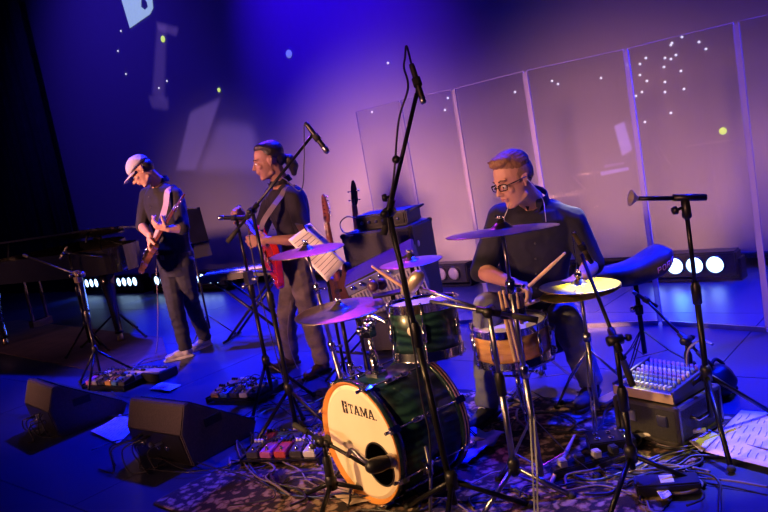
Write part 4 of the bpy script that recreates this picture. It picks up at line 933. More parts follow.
ca = at(307, 252, 4.05); cymbal_stand('cymbal stand standing behind the kick drum on its left', V((ca.x+.07, ca.y+.03, 0)), ca, .26, .2, tier=2)
cymbal('upper left cymbal in front of the bass player jeans', ca+ZU*.004, .208, ZU-CR*.0-FH*.02)
cbb = at(340, 311, 3.70); cymbal_stand('short dark cymbal stand at the left side of the kick drum', V((cbb.x-.02, cbb.y+.02, 0)), cbb, .24, .9, m=blackm, tier=1, legh=.28)
cymbal('large violet-lit cymbal low on the left, just above the kick drum', cbb+ZU*.004, .232, ZU-FH*.04)
cc_ = at(411, 263, 3.62); cymbal_stand('slim stand behind the rack tom with the small cymbal', V((cc_.x+.02, cc_.y+.02, 0)), cc_, .2, .1, tier=1, m=blackm, legh=.25)
cymbal('small splash cymbal behind the tall centre boom, over the rack tom', cc_+ZU*.004, .158, ZU, bell=.30)
# hi-hat
hc_ = at(580, 289, 3.60); hb_ = V((hc_.x, hc_.y, 0)); hh = thing('hi_hat_stand', 'chrome hi-hat stand with pedal right of the snare', 'cymbal stand', hb_)
MB().tube([hb_+ZU*.05, hb_+ZU*.42], .013, 12).tube([hb_+ZU*.42, V((hc_.x, hc_.y, hc_.z-.03))], .0095, 12).lathe([(.010, -.02), (.02, -.02), (.02, .02), (.010, .02)], hb_+ZU*.42, ZU, 12, True).build('tube', steel, hh)
MB().tube([hb_+ZU*.1, V((hc_.x, hc_.y, hc_.z+.27))], .003, 8).build('pull_rod', chrome, hh)
MB().lathe([(.004, .0), (.012, 0), (.012, .03), (.018, .034), (.018, .05), (.006, .055), (.006, .08)], hc_+ZU*.028, ZU, 14).ell(hc_+ZU*.085, (.020, .006, .010)).build('clutch', chrome, hh)
for i in range(3):
    q = .9+i*2*PI/3; e = V((math.cos(q), math.sin(q), 0)); mb = MB()
    for s_ in (-1, 1):
        t = e.cross(ZU); mb.tube([hb_+ZU*.36+t*s_*.008, hb_+e*.13+ZU*.20+t*s_*.016, hb_+e*.15+ZU*.17+t*s_*.008, hb_+e*.25+ZU*.015+t*s_*.006], .0045, 8)
    l = mb.build('leg', steel, hh); MB().ell(hb_+e*.25+ZU*.016, (.016, .016, .015)).build('rubber_foot', rubber, l)
pt = V((.05, 1, 0)).normalized(); MB().prism([(.02, .06), (.28, .03), (.28, .04), (.02, .072)], hb_, pt, ZU, pt.cross(ZU), -.038, .038).build('pedal', steel, hh, .002)
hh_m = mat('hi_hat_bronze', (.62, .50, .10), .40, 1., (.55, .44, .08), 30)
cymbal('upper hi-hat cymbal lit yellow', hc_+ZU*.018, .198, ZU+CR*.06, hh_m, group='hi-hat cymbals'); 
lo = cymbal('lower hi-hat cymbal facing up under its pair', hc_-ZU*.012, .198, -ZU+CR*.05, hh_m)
lo['group'] = 'hi-hat cymbals'

# sticks -------------------------------------------------------------------
def stick(label, a, b, group=None):
    a, b = V(a), V(b); d = (b-a).normalized(); L_ = (b-a).length
    pr = [(0, 0), (.0065, .002), (.0078, .01), (.0076, L_*.7), (.0045, L_-.02), (.0055, L_-.010), (.004, L_-.002), (0, L_)]
    o = MB().lathe([(r__*1.25, z__) for r__, z__ in pr], a, d, 12).build('drum_stick', wood); tag(o, label, 'drum stick', group); return o
wrR = Sd['wrR']; hd_ = Sd['handR']['d'].normalized()
g0 = wrR+hd_*.085*1.1+V((0, 0, -.026)); sd_ = (at(566, 252, 3.42)-g0).normalized(); stick('drum stick in the drummer hand slanting up to the right', g0-sd_*.05, g0+sd_*.34)
wl = Sd['wrL']+Sd['handL']['d'].normalized()*.085*1.1+V((0, 0, -.028)); tdir = (at(528, 304, 3.66)-wl).normalized(); stick('drum stick reaching level to the snare from behind the hi-hat', wl-tdir*.06, wl+tdir*.33)
ha, hb2 = at(505, 313, 2.96), at(520, 311, 2.96)
hol = thing('stick_holder', 'small dark double ring stick holder on the foreground cymbal stand', 'stick holder', (ha+hb2)/2)
for q_ in (ha, hb2): MB().lathe([(.022, 0), (.025, 0), (.025, .035), (.022, .035)], q_-ZU*.02, ZU, 20, True).build('ring', black, hol)
MB().tube([ha+CR*.024, hb2-CR*.024], .007, 8).build('crossbar', black, hol)
for q_, e_, lab in ((at(499, 291, 2.95), at(516, 362, 2.99), 'long drum stick slanting down in front of the snare, left of its pair'), (at(503, 290, 2.99), at(520, 360, 3.01), 'long drum stick slanting down in front of the snare, right of its pair'),
                    (at(517, 292, 2.96), at(522, 324, 2.97), 'short upright drum stick in the right ring of the holder'), (at(521, 292, 2.97), at(525, 322, 2.99), 'short upright drum stick at the far right of the holder')):
    stick(lab, e_, q_, 'spare drum sticks')
stick('white drum stick leaning off the rug in front of the drum kit', gr(549, 487, .012), gr(577, 449, .012)+ZU*.07)

# ================================================================== SPARE STOOL WITH SADDLE SEAT
c = at(634, 272, 4.15); sb = V((c.x, c.y, 0)); zt = c.z
sp_ = thing('drum_stool', 'spare dark stool with saddle seat right of the hi-hat', 'stool', sb)
mb = MB(); nu, nv = 28, 12; vs = []
ax1 = (CR-ZU*CR.z).normalized(); ax2 = V((-ax1.y, ax1.x, 0))
def seat_pt(t, v):
    wx = .215; x = -wx+2*wx*t; hw = (.10+.075*t)*(max(0., 1-abs(2*t-1)**5))**.5; top_z = zt+.075+.075*t*t-.03*math.sin(PI*t)
    return x, hw, top_z
rings = []
for i in range(nu+1):
    t = i/nu; x, hw, tzz = seat_pt(t, 0); thk = (.10+.06*t)*(max(.04, 1-abs(2*t-1)**6)); n = 16
    for j in range(n):
        q = 2*PI*j/n; yy = math.copysign(abs(math.cos(q))**.6, math.cos(q))*hw; zz = math.copysign(abs(math.sin(q))**.6, math.sin(q))*thk/2
        vs.append(V((sb.x, sb.y, 0))+ax1*x+ax2*yy+ZU*(tzz-.06+zz))
fs = [(i*16+j, i*16+(j+1) % 16, (i+1)*16+(j+1) % 16, (i+1)*16+j) for i in range(nu) for j in range(16)]+[tuple(range(16)), tuple(nu*16+j for j in range(16))]
st_ = mb.add(vs, fs).build('seat', mat('velour', (.03, .03, .04), .55, 0, (.02, .02, .028), 40), sp_)
MB().tube([sb+ZU*.10, sb+ZU*(zt-.05)], .014, 12).lathe([(.015, -.03), (.024, -.025), (.024, .025), (.015, .03)], sb+ZU*.36, ZU, 12, True).build('post', blackm, sp_); knob(sb+ZU*.36, -CR, sp_, chrome, 1.2); tripod(sp_, sb, .24, .25, .4, blackm, .008, braced=True)
ft = MB(); fs_ = .030
def stroke(segs, x0): 
    for (xa, ya), (xb, yb) in segs:
        for (a_, b_) in (((xa, ya), (xb, yb)),):
            def pos(x, y): 
                X_ = x0+x*fs_*.72; return sb-ax2*(.0)+ax1*(.085+X_)
            P0 = V(); t0 = (.085+x0+xa*fs_*.72+.215)/.43; t1 = (.085+x0+xb*fs_*.72+.215)/.43
            _, h0, z0_ = seat_pt(min(max(t0, 0), 1), 0); _, h1, z1_ = seat_pt(min(max(t1, 0), 1), 0)
            pa = sb+ax1*(-.215+.43*t0)-ax2*(h0+.001)+ZU*(z0_-.085+ya*fs_); pb = sb+ax1*(-.215+.43*t1)-ax2*(h1+.001)+ZU*(z1_-.085+yb*fs_)
            ft.tube([pa, pb], .0026, 6)
stroke([((0, 0), (0, 1)), ((0, 1), (.7, .95)), ((.7, .95), (.7, .5)), ((.7, .5), (0, .45))], 0)
stroke([((0, .15), (0, .85)), ((0, .85), (.35, 1)), ((.35, 1), (.75, .85)), ((.75, .85), (.75, .15)), ((.75, .15), (.35, 0)), ((.35, 0), (0, .15))], .027)
stroke([((0, 0), (0, 1)), ((0, 1), (.7, .95)), ((.7, .95), (.7, .5)), ((.7, .5), (0, .45)), ((.3, .45), (.75, 0))], .054)
stroke([((0, 0), (0, 1)), ((0, .45), (.7, 1)), ((.15, .55), (.75, 0))], .081)
ft.build('lettering', mat('violet_thread', (.45, .25, .45), .6), st_)

# ================================================================== AMPLIFIERS
def yawR(a): return Matrix.Rotation(a, 3, 'Z')
A0 = at(343, 240, 5.5); A1 = at(425, 222, 5.65)
ac = V((-3.68, 4.26, 0)); aR = yawR(math.radians(16)); W_, D_, H2 = .58, .42, .91
amp = thing('bass_cabinet', 'big black speaker cabinet behind the drums with a smaller box on top', 'speaker cabinet', ac)
MB().box(ac+V((0, 0, H2/2+.03)), (W_, D_, H2), aR).build('cabinet', tolex, amp, .012)
MB().box(ac+aR @ V((0, -D_/2-.004, H2/2+.03)), (W_-.06, .012, H2-.06), aR).build('grille', mat('grille_cloth', (.05, .05, .055), .8, 0, (.03, .03, .035), 200, .4), amp, .003)
for x in (-1, 1):
    for y in (-1, 1):
        for z in (0, 1): MB().box(ac+aR @ V((x*(W_/2-.015), y*(D_/2-.015), .045 if z == 0 else H2+.015)), (.04, .04, .04), aR).build('corner_guard', blackm, amp, .008)
        MB().lathe([(0, 0), (.03, 0), (.03, .035), (0, .035)], ac+aR @ V((x*.23, y*.15, 0)), ZU, 14).build('foot', rubber, amp)
MB().tube([ac+aR @ V((W_/2+.0, -.08, .66)), ac+aR @ V((W_/2+.03, -.05, .66)), ac+aR @ V((W_/2+.03, .05, .66)), ac+aR @ V((W_/2+.0, .08, .66))], .012, 8).build('handle', rubber, amp)
MB().lathe([(0, .003), (.022, .003), (.024, 0), (0, 0)], ac+aR @ V((W_/2, -.13, .80)), aR @ V((1, 0, 0)), 20).build('badge', mat('badge_pale', (.7, .5, .45), .4), amp)
hd0 = ac+V((0, 0, H2+.03)); hR_ = yawR(math.radians(16))
hdo = thing('power_amplifier', 'smaller dark amplifier head with handle lying on the big cabinet', 'amplifier', hd0)
MB().box(hd0+aR @ V((.02, .02, .06)), (.42, .28, .11), aR).build('case', tolex, hdo, .01)
MB().box(hd0+aR @ V((.02, -.125, .06)), (.38, .012, .08), aR).build('front_panel', blackm, hdo, .002)
for i in range(6): MB().lathe([(0, .016), (.011, .016), (.013, 0), (0, 0)], hd0+aR @ V((-.13+.058*i, -.131, .06)), aR @ V((0, -1, 0)), 12).build('knob', steel, hdo)
MB().tube(spline([hd0+aR @ V((.25, -.08, .10)), hd0+aR @ V((.30, -.06, .12)), hd0+aR @ V((.30, .06, .12)), hd0+aR @ V((.25, .08, .10))]), .008, 8).build('handle', rubber, hdo)
for x in (-.15, .19): MB().box(hd0+aR @ V((x, .02, .003)), (.03, .2, .006), aR).build('foot', rubber, hdo)
cable('black cable curling off the left end of the amplifier head', [hd0+aR @ V((-.20, -.06, .09)), hd0+aR @ V((-.27, -.08, .12)), hd0+aR @ V((-.33, -.10, .08)), hd0+aR @ V((-.28, -.16, .012)), hd0+aR @ V((-.15, -.20, .01))], .005)
# tilted combo amplifier with ribbed grille on a folding stand
tc_ = at(386, 291, 4.35); tR = Matrix((CR*.98, FH*.0+(FH-ZU*.0), ZU)).transposed()
xx = (CR*.92+ZU*.30-FH*.12).normalized(); yy = (FH+ZU*.32); yy = (yy-xx*yy.dot(xx)).normalized(); zz = xx.cross(yy); tR = Matrix((xx, yy, zz)).transposed()
cmb = thing('combo_amplifier', 'tilted combo amplifier with ribbed grille behind the rack tom, lit blue', 'amplifier', V((tc_.x, tc_.y, 0)))
TW, TD, TH = .46, .20, .30
MB().prism([(-TW/2, -TH/2), (TW/2, -TH/2), (TW/2, TH/2+.03), (-TW/2, TH/2-.05)], tc_+yy*.02, xx, zz, yy, 0, TD).build('cabinet', tolex, cmb, .008)
gz = MB().prism([(-TW/2+.02, -TH/2+.02), (TW/2-.02, -TH/2+.02), (TW/2-.02, TH/2-.05), (-TW/2+.02, TH/2-.12)], tc_+yy*.012, xx, zz, yy, 0, .02).build('grille', mat('silver_grille', (.35, .35, .42), .6), cmb)
for i in range(22):
    x = -TW/2+.035+i*.0205; h1 = TH/2-.12+.07*((x+TW/2)/TW)
    MB().box(tc_+xx*x+zz*((h1-TH/2+.02)/2)+yy*.008, (.008, .010, h1+TH/2-.03), tR).build('rib', mat('silver_grille', (0, 0, 0)), gz)
MB().prism([(-TW/2+.01, TH/2-.112), (TW/2-.01, TH/2-.045), (TW/2-.01, TH/2+.015), (-TW/2+.01, TH/2-.055)], tc_+yy*.008, xx, zz, yy, 0, .02).build('control_panel', mat('blue_grey_panel', (.25, .28, .4), .3, .4), cmb)
for i in range(7): MB().lathe([(0, .018), (.011, .018), (.013, 0), (0, 0)], tc_+yy*.008+xx*(-.18+.06*i)+zz*(TH/2-.078+.015+.0077*i), -yy, 12).build('knob', chrome, cmb)
cmb.location = V((tc_.x, tc_.y, 0)); t0 = V((tc_.x, tc_.y, 0))+FH*.12
cs = thing('amplifier_stand', 'black folding stand that tilts the ribbed combo amplifier', 'stand', t0)
xl = V((xx.x, xx.y, 0)).normalized()
for q in (-1, 1):
    MB().tube([t0+xl*q*.2-FH*.16+ZU*.012, t0+xl*q*.2+FH*.10+ZU*(tc_.z-.12)], .010, 8).build('leg', blackm, cs); MB().tube([t0+xl*q*.2+FH*.18+ZU*.012, t0+xl*q*.2-FH*.13+ZU*(tc_.z-TH/2-.02)], .010, 8).build('leg', blackm, cs)
MB().tube([t0-xl*.2-FH*.13+ZU*(tc_.z-TH/2-.02), t0+xl*.2-FH*.13+ZU*(tc_.z-TH/2-.02)], .010, 8).tube([t0-xl*.2+FH*.10+ZU*(tc_.z-.12), t0+xl*.2+FH*.10+ZU*(tc_.z-.12)], .010, 8).build('crossbar', blackm, cs)

# small percussion tray with shakers between the cymbals
pt_ = at(392, 293, 3.72); tr_ = thing('percussion_tray', 'small dark tray table holding a stick and hand percussion behind the rack tom', 'tray', V((pt_.x, pt_.y, 0))); pz = V((pt_.x, pt_.y, 0))
MB().box(pt_, (.20, .10, .010), yawR(YAW)).build('tray', black, tr_, .003); MB().tube([pz+ZU*.2, pt_], .012, 10).build('post', blackm, tr_); tripod(tr_, pz, .22, .2, .9, blackm, .007, braced=True)
stick('pale stick lying propped on the percussion tray', pt_+CR*.09+ZU*.012, pt_-CR*.08+ZU*.145-FH*.02)
for i, (dx, dy, lab) in enumerate(((-.09, .0, 'left one of the round shakers on the percussion tray'), (-.045, .05, 'rear one of the round shakers on the percussion tray'))):
    o = MB().ell(pt_+CR*dx+FH*dy+ZU*.036, (.030, .030, .030)).build('shaker', mat('dark_shaker', (.06, .03, .07), .3)); tag(o, lab, 'shaker', 'shakers on the tray')

# ================================================================== MUSIC STANDS, KEYBOARD, PIANO
def music_stand(label, c, zt, dirn, w_=.48, tilt=.5, group=None):
    c = V(c); r = thing('music_stand', label, 'music stand', c, group); f = V(dirn).normalized(); sd = f.cross(ZU).normalized(); up = (ZU*math.cos(tilt)-f*math.sin(tilt)).normalized(); nn = sd.cross(up)
    tripod(r, c, .24, .24, .6, blackm, .006); MB().tube([c+ZU*.1, c+ZU*(zt-.16)], .010, 10).build('tube', blackm, r)
    o = c+ZU*(zt-.17); R = Matrix((sd, nn, up)).transposed(); MB().box(o+up*.17, (w_, .006, .34), R).box(o+up*.0-nn*(-.0)+f*.03, (w_, .07, .006), R).build('desk', blackm, r, .002)
    return r, o, sd, up, nn
p = at(322, 262, 4.50)
r_, o, sd, up, nn = music_stand('black music stand left of the kick drum holding white sheets', V((p.x, p.y, 0))+FH*.14, 1.00, CR*.95+FH*.3, .26, .35)
# sheets of music drooping over the desk: two pages seen from the lens at an angle
def sheet(label, corners, group=None, lines=8, m=paper):
    a, b, c, d = [V(q) for q in corners]; nrm = (b-a).cross(d-a).normalized(); o = thing('sheet_of_music', label, 'paper', (a+b+c+d)/4, group)
    vs = []; n = 8
    for i in range(n+1):
        for j in range(n+1):
            u, v = i/n, j/n; q = a*(1-u)*(1-v)+b*u*(1-v)+c*u*v+d*(1-u)*v; vs.append(q+nrm*(.010*math.sin(PI*u)*math.sin(PI*v)))
    pg = MB().add(vs, [(i*(n+1)+j, (i+1)*(n+1)+j, (i+1)*(n+1)+j+1, i*(n+1)+j+1) for i in range(n) for j in range(n)]).build('page', m, o); pg.modifiers.new('thick', 'SOLIDIFY').thickness = .0008
    ln = MB()
    for k in range(lines):
        v = .12+.76*k/max(1, lines-1)
        for side in (1, -1):
            pts = []
            for i in range(9):
                u = .1+.8*i/8; q = a*(1-u)*(1-v)+b*u*(1-v)+c*u*v+d*(1-u)*v; pts.append(q+nrm*(.010*math.sin(PI*u)*math.sin(PI*v)+side*.0014))
            ln.ribbon(pts, nrm, .0035, .0004)
    ln.build('staves', mat('grey_ink', (.15, .15, .2), .8), pg); return o
sheet('blue-lit sheet of music set askew on the stand left of the kick drum', [at(288, 240, 4.46), at(306, 227, 4.50), at(345, 262, 4.44), at(327, 282, 4.38)], lines=10)
sheet('bright white page showing behind the askew sheet of music', [at(303, 226, 4.52), at(310, 223, 4.54), at(337, 250, 4.50), at(330, 252, 4.50)], lines=3)
p = at(195, 260, 7.2); r_, o, sd, up, nn = music_stand('dark music stand directly behind the guitarist back', V((p.x, p.y, 0)), 1.12, CR*.3-FH*.6, .34, .25)
MB().box(o+up*.05+nn*.02, (.34, .03, .40), Matrix((sd, nn, up)).transposed()).build('folder', mat('black_folder', (.02, .02, .025), .7), r_, .004)
MB().box(o+up*.36-FH*.02, (.30, .02, .012), Matrix((CR, FH, ZU)).transposed()).build('lamp_bar', black, r_)
# keyboard on X stand
kc0 = at(248, 272, 6.9); kz = V((kc0.x, kc0.y, 0)); kR = yawR(math.radians(25)); kb_ = thing('keyboard', 'slim keyboard with pale edge on a cross stand behind the bass player', 'keyboard', kc0)
MB().box(kc0, (.90, .26, .07), kR).build('case', black, kb_, .008)
MB().box(kc0+kR @ V((0, -.03, .038)), (.80, .14, .008), kR).build('key_bed', white, kb_)
for i in range(36): MB().box(kc0+kR @ V((-.39+i*.0222, -.035, .044)), (.0205, .13, .010), kR).build('white_key', white, kb_)
for i in range(36):
    if i % 7 in (2, 6): continue
    MB().box(kc0+kR @ V((-.379+i*.0222, .0, .052)), (.012, .08, .012), kR).build('black_key', black, kb_)
xs = thing('keyboard_stand', 'blue-lit cross stand under the slim keyboard', 'keyboard stand', kz); h_ = kc0.z-.04
for q in (-1, 1):
    for y in (-.10, .10): MB().tube([kz+kR @ V((-q*.30, y+q*.01, .02)), kz+kR @ V((q*.30, y+q*.01, h_))], .013, 8).build('leg', blackm, xs)
for x in (-.30, .30):
    MB().tube([kz+kR @ V((x, -.18, .018)), kz+kR @ V((x, .18, .018))], .013, 8).build('foot_bar', blackm, xs); MB().tube([kz+kR @ V((x, -.15, h_)), kz+kR @ V((x, .15, h_))], .011, 8).build('rest_bar', blackm, xs)
# grand piano
pz0 = (-8.95, 4.32); pr_ = thing('grand_piano', 'black grand piano at the far left edge with its lid propped low', 'piano', (-8.8, 4.2, 0))
gloss = mat('piano_lacquer', (.012, .012, .014), .12, 0, (.010, .010, .012), 3, 0, .8)
# keyboard end lies to the left; the tail points right towards the guitarist
plan = [(0, 0), (0, 1.48), (.55, 1.48), (1.05, 1.40), (1.45, 1.16), (1.75, .86), (2.05, .70), (2.35, .62), (2.55, .44), (2.62, .22), (2.50, .05), (2.30, 0)]
plan = [(p.x, p.y) for p in spline([V((x, y, 0)) for x, y in plan[1:]], 4)]+[(0, 0)]
pa = math.radians(7); px_ = V((math.cos(pa), math.sin(pa), 0)); py_ = V((-math.sin(pa), math.cos(pa), 0)); po = V((-9.55, 3.45, 0))
def shell_ring(mb, poly, z0, z1, th):
    c = V((sum(p[0] for p in poly)/len(poly), sum(p[1] for p in poly)/len(poly), 0)); n = len(poly); vs = []
    for z in (z0, z1):
        for k in (0, 1):
            for p in poly:
                q = V((p[0], p[1], 0)); q = q+(c-q).normalized()*(th*k); vs.append(po+px_*q.x+py_*q.y+ZU*z)
    fs = []
    for i in range(n):
        j = (i+1) % n; fs += [(i, j, 2*n+j, 2*n+i), (n+i, n+j, 3*n+j, 3*n+i), (2*n+i, 2*n+j, 3*n+j, 3*n+i), (i, j, n+j, n+i)]
    return mb.add(vs, fs, False)
shell_ring(MB(), plan, .77, 1.03, .045).build('rim', gloss, pr_)
inner = [(p[0]*.97+.03, p[1]*.96+.02) for p in plan]; MB().prism(inner, po, px_, py_, ZU, .78, .84).build('bottom_board', gloss, pr_)
MB().prism(inner, po, px_, py_, ZU, .88, .90).build('iron_plate', mat('bronze_plate', (.35, .22, .08), .35, .7), pr_)
stg = MB()
for i in range(34): y = .12+i*.036; stg.tube([po+px_*.35+py_*y+ZU*.915, po+px_*(2.3-.045*i if i > 6 else 2.2)+py_*(y*.55+.06)+ZU*.915], .0012, 4)
stg.build('strings', brass, pr_)
def lidp(x, y): return po+px_*x+py_*y+ZU*(1.045+(1.48-y)*.125)
n = len(plan); vs = [lidp(*p) for p in plan]+[lidp(*p)+ZU*.022 for p in plan]
MB().add(vs, [tuple(reversed(range(n))), tuple(range(n, 2*n))]+[(i, (i+1) % n, n+(i+1) % n, n+i) for i in range(n)], False).build('lid', gloss, pr_, .003)
MB().tube([po+px_*.75+py_*.06+ZU*1.0, po+px_*.78+py_*.10+ZU*1.215], .009, 8).build('lid_prop', gloss, pr_)
MB().prism([(-.42, .03), (.02, .03), (.02, 1.45), (-.42, 1.45)], po, px_, py_, ZU, .74, .82).build('key_slip', gloss, pr_)
MB().box(po+px_*-.2+py_*.74+ZU*.832, (.16, 1.2, .02), Matrix((px_, py_, ZU)).transposed()).build('keys', white, pr_)
for x, y in ((.08, .16), (.08, 1.32), (2.15, .28)):
    b_ = po+px_*x+py_*y; mb = MB(); 
    mb.tube([b_+ZU*.78, b_+ZU*.62, b_+ZU*.46, b_+ZU*.12, b_+ZU*.09], [.085, .08, .055, .040, .05], 8); l = mb.build('leg', gloss, pr_); MB().lathe([(0, 0), (.03, 0), (.035, .03), (.03, .07), (.02, .09), (0, .09)], b_, ZU, 14).build('caster', brass, l)
lc0 = po+px_*-.05+py_*.74
mb = MB()
for q in (-1, 1): mb.box(lc0+py_*q*.10+ZU*.45, (.04, .03, .66), Matrix((px_, py_, ZU)).transposed())
mb.box(lc0+ZU*.12, (.10, .28, .09), Matrix((px_, py_, ZU)).transposed()); ly = mb.build('pedal_lyre', gloss, pr_, .004)
for q in (-1, 0, 1): MB().box(lc0+px_*-.09+py_*q*.07+ZU*.08, (.10, .025, .012), Matrix((px_, py_, ZU)).transposed()).build('pedal', brass, ly, .003)

# ================================================================== STAGE MONITORS
def wedge_proto():
    r = thing('stage_monitor', 'x', 'speaker', (0, 0, 0), local=True); Wd = .52
    prof = [(.035, 0), (.0, .20), (.055, .345), (.085, .352), (.52, .07), (.48, 0)]
    MB().prism(prof, (0, 0, 0), (0, 1, 0), (0, 0, 1), (1, 0, 0), -Wd/2, Wd/2).build('cabinet', mat('painted_plywood', (.075, .062, .058), .55, 0, (.055, .046, .044), 90, .25), r, .006)
    # recessed connector panel on the back
    d = V((0, .035, -.20)).normalized(); nn = V((0, -.20, -.035)).normalized(); R = Matrix((V((1, 0, 0)), nn, d)).transposed(); c = V((0, .0175, .102))
    pn = MB().box(c+nn*.0015, (.485, .010, .185), R).build('connector_panel', black, r, .002)
    for i, x in enumerate((-.15, -.07, .01, .09)): MB().lathe([(.010, 0), (.016, 0), (.016, .010), (.010, .010)], c+nn*.006+V((x, 0, 0)), nn, 14, True).build('socket', steel if i < 2 else chrome, pn)
    d2 = V((0, .435, -.282)).normalized(); n2 = V((0, .282, .435)).normalized(); R2 = Matrix((V((1, 0, 0)), n2, d2)).transposed()
    MB().box(V((0, .3025, .211))+n2*.003, (Wd-.05, .010, .46), R2).build('grille', mat('steel_grille', (.03, .03, .032), .5, .5, (.01, .01, .01), 300, .5), r, .002)
    for q in (-1, 1): MB().box((q*(Wd/2+.001), .22, .20), (.006, .12, .05)).build('side_handle', rubber, r, .002)
    return r
w0 = wedge_proto(); 
for i, (px, py, yw, lab) in enumerate(((168, 460, 2, 'stage monitor wedge with brown back left of the kick drum, the nearer of two'), (50, 431, -7, 'farther stage monitor wedge near the left edge of the picture'))):
    r = w0 if i == 0 else dup(w0); g_ = gr(px, py); r.location = g_+V((0, -.05, 0)); r.rotation_euler = (0, 0, math.radians(yw)); r['label'] = lab; r['group'] = 'stage monitors'

# ================================================================== PEDAL BOARDS, PAPERS, MIXER
PCOL = [(.6, .08, .08), (.7, .7, .72), (.1, .25, .55), (.65, .35, .1), (.55, .15, .45), (.12, .35, .2), (.75, .7, .55), (.06, .06, .07), (.3, .3, .34)]
PM = [mat('pedal_enamel_%s' % n_, c_, .35, .2) for n_, c_ in zip(('red', 'silver', 'blue', 'orange', 'purple', 'green', 'cream', 'black', 'grey'), PCOL)]
PN = ('red', 'silver', 'blue', 'orange', 'purple', 'green', 'cream', 'black', 'grey')
def pedal_mesh(i):
    m = PM[i]
    r = thing('effect_pedal', 'x', 'effect pedal', (0, 0, 0), local=True)
    MB().prism([(-.06, 0), (.06, 0), (.06, .052), (-.06, .032)], (0, 0, 0), (0, 1, 0), (0, 0, 1), (1, 0, 0), -.035, .035).build('case', m, r, .004)
    for x in (-.02, 0, .02): MB().lathe([(0, .014), (.0075, .014), (.009, 0), (0, 0)], (x, .042, .049), (0, -.1, 1), 10).build('knob', black if i != 7 else white, r)
    MB().lathe([(0, .016), (.006, .016), (.008, .006), (.011, .004), (.011, 0), (0, 0)], (0, -.03, .037), (0, -.1, 1), 12).build('foot_switch', chrome, r); return r
protos = {}
def pedalboard(label, c, yaw, nx_, ny_, seed, grp, where):
    rnd = random.Random(seed); c = V(c); R = yawR(yaw); Wb, Db = nx_*.085+.03, ny_*.135+.03
    b_ = thing('pedalboard', label, 'pedalboard', c); b_.rotation_euler = (0, 0, yaw); ROOTM[b_.name] = (Matrix.Translation(c) @ R.to_4x4()).inverted()
    for j in range(ny_*2+1): MB().box(c+R @ V((0, -Db/2+.02+j*(Db-.04)/(ny_*2), .028)), (Wb, .03, .012), R).build('rail', blackm, b_, .002)
    for q in (-1, 1): MB().box(c+R @ V((q*Wb/2, 0, .022)), (.012, Db, .044), R).build('side_rail', blackm, b_, .002)
    pos = ('front left', 'front second', 'front third', 'front fourth', 'front fifth', 'front right'), ('rear left', 'rear second', 'rear third', 'rear fourth', 'rear fifth', 'rear right')
    for j in range(ny_):
        for i in range(nx_):
            k = rnd.randrange(len(PM)); p = c+R @ V((-Wb/2+.057+i*.085, -Db/2+.083+j*.135, .0345))
            if k not in protos: protos[k] = pedal_mesh(k); r = protos[k]
            else: r = dup(protos[k])
            r.location = p; r.rotation_euler = (0, 0, yaw+rnd.uniform(-.1, .1)); r['group'] = grp
            r['label'] = '%s effect pedal, %s in %s row, %s' % (PN[k], ('leftmost', 'second', 'third', 'fourth', 'fifth', 'sixth')[i], 'front' if j == 0 else 'rear', where)
    cb_ = MB()
    for i in range(nx_*2):
        a = V((rnd.uniform(-Wb/2, Wb/2), rnd.uniform(-Db/2, Db/2), .075)); b2 = V((rnd.uniform(-Wb/2, Wb/2), rnd.uniform(-Db/2, Db/2), .075)); cb_.tube(spline([c+R @ a, c+R @ ((a+b2)/2+V((0, 0, .045))), c+R @ b2], 4), .0032, 5)
    cb_.build('patch_cables', cable_m, b_)
pedalboard('pedalboard behind the nearer wedge, in front of the bass player', gr(246, 396), math.radians(12), 5, 2, 3, 'pedals on the middle board', 'board before the bass player')
pedalboard('pedalboard between the two stage monitor wedges', gr(118, 384), math.radians(8), 6, 2, 5, 'pedals on the left board', 'board between the wedges')
pedalboard('pedalboard on the rug left of the kick drum', V((-3.02, 2.42, .012)), math.radians(20), 5, 2, 9, 'pedals on the rug board', 'board left of the kick drum')
# flat controller unit beside the left board
q = gr(151, 378); o = thing('rack_controller', 'low dark unit with pale front strip right of the left pedalboard', 'controller', q); R = yawR(math.radians(8))
MB().box(q+ZU*.04, (.46, .20, .07), R).build('case', black, o, .006); MB().box(q+R @ V((0, -.03, .078)), (.40, .08, .006), R).build('strip', mat('pale_strip_panel', (.6, .55, .6), .4), o)
for i in range(8): MB().lathe([(0, .012), (.008, .012), (.010, 0), (0, 0)], q+R @ V((-.17+i*.048, .05, .075)), ZU, 10).build('button', steel, o)
def flat_paper(label, px4, z=.012, lines=0, m=paper, seed=1, name='paper'):
    c4 = [gr(x, y, z) for x, y in px4]; ctr = sum(c4, V((0, 0, 0)))/4; o = thing(name, label, 'paper', (ctr.x, ctr.y, 0)); vs = []; n = 10; rnd = random.Random(seed)
    def q_(u, v, e=0): 
        q = c4[0]*(1-u)*(1-v)+c4[1]*u*(1-v)+c4[2]*u*v+c4[3]*(1-u)*v; return q+ZU*(.004*(1+math.sin(u*5+seed)*math.cos(v*4))+e)
    for i in range(n+1):
        for j in range(n+1): vs.append(q_(i/n, j/n))
    pg = MB().add(vs, [(i*(n+1)+j, (i+1)*(n+1)+j, (i+1)*(n+1)+j+1, i*(n+1)+j+1) for i in range(n) for j in range(n)]).build('page', m, o); pg.modifiers.new('thick', 'SOLIDIFY').thickness = .0012
    if lines:
        ln = MB()
        for k in range(lines):
            v = .1+.8*k/lines; u = .08
            while u < .88:
                l_ = rnd.uniform(.05, .18); ln.ribbon([q_(min(u+l_*t/3, .93), v+rnd.uniform(-.008, .008), .003) for t in range(4)], ZU, .003, .0005); u += l_+.09
        ln.build('handwriting', mat('blue_grey_ink', (.14, .13, .2), .7), pg)
    return o
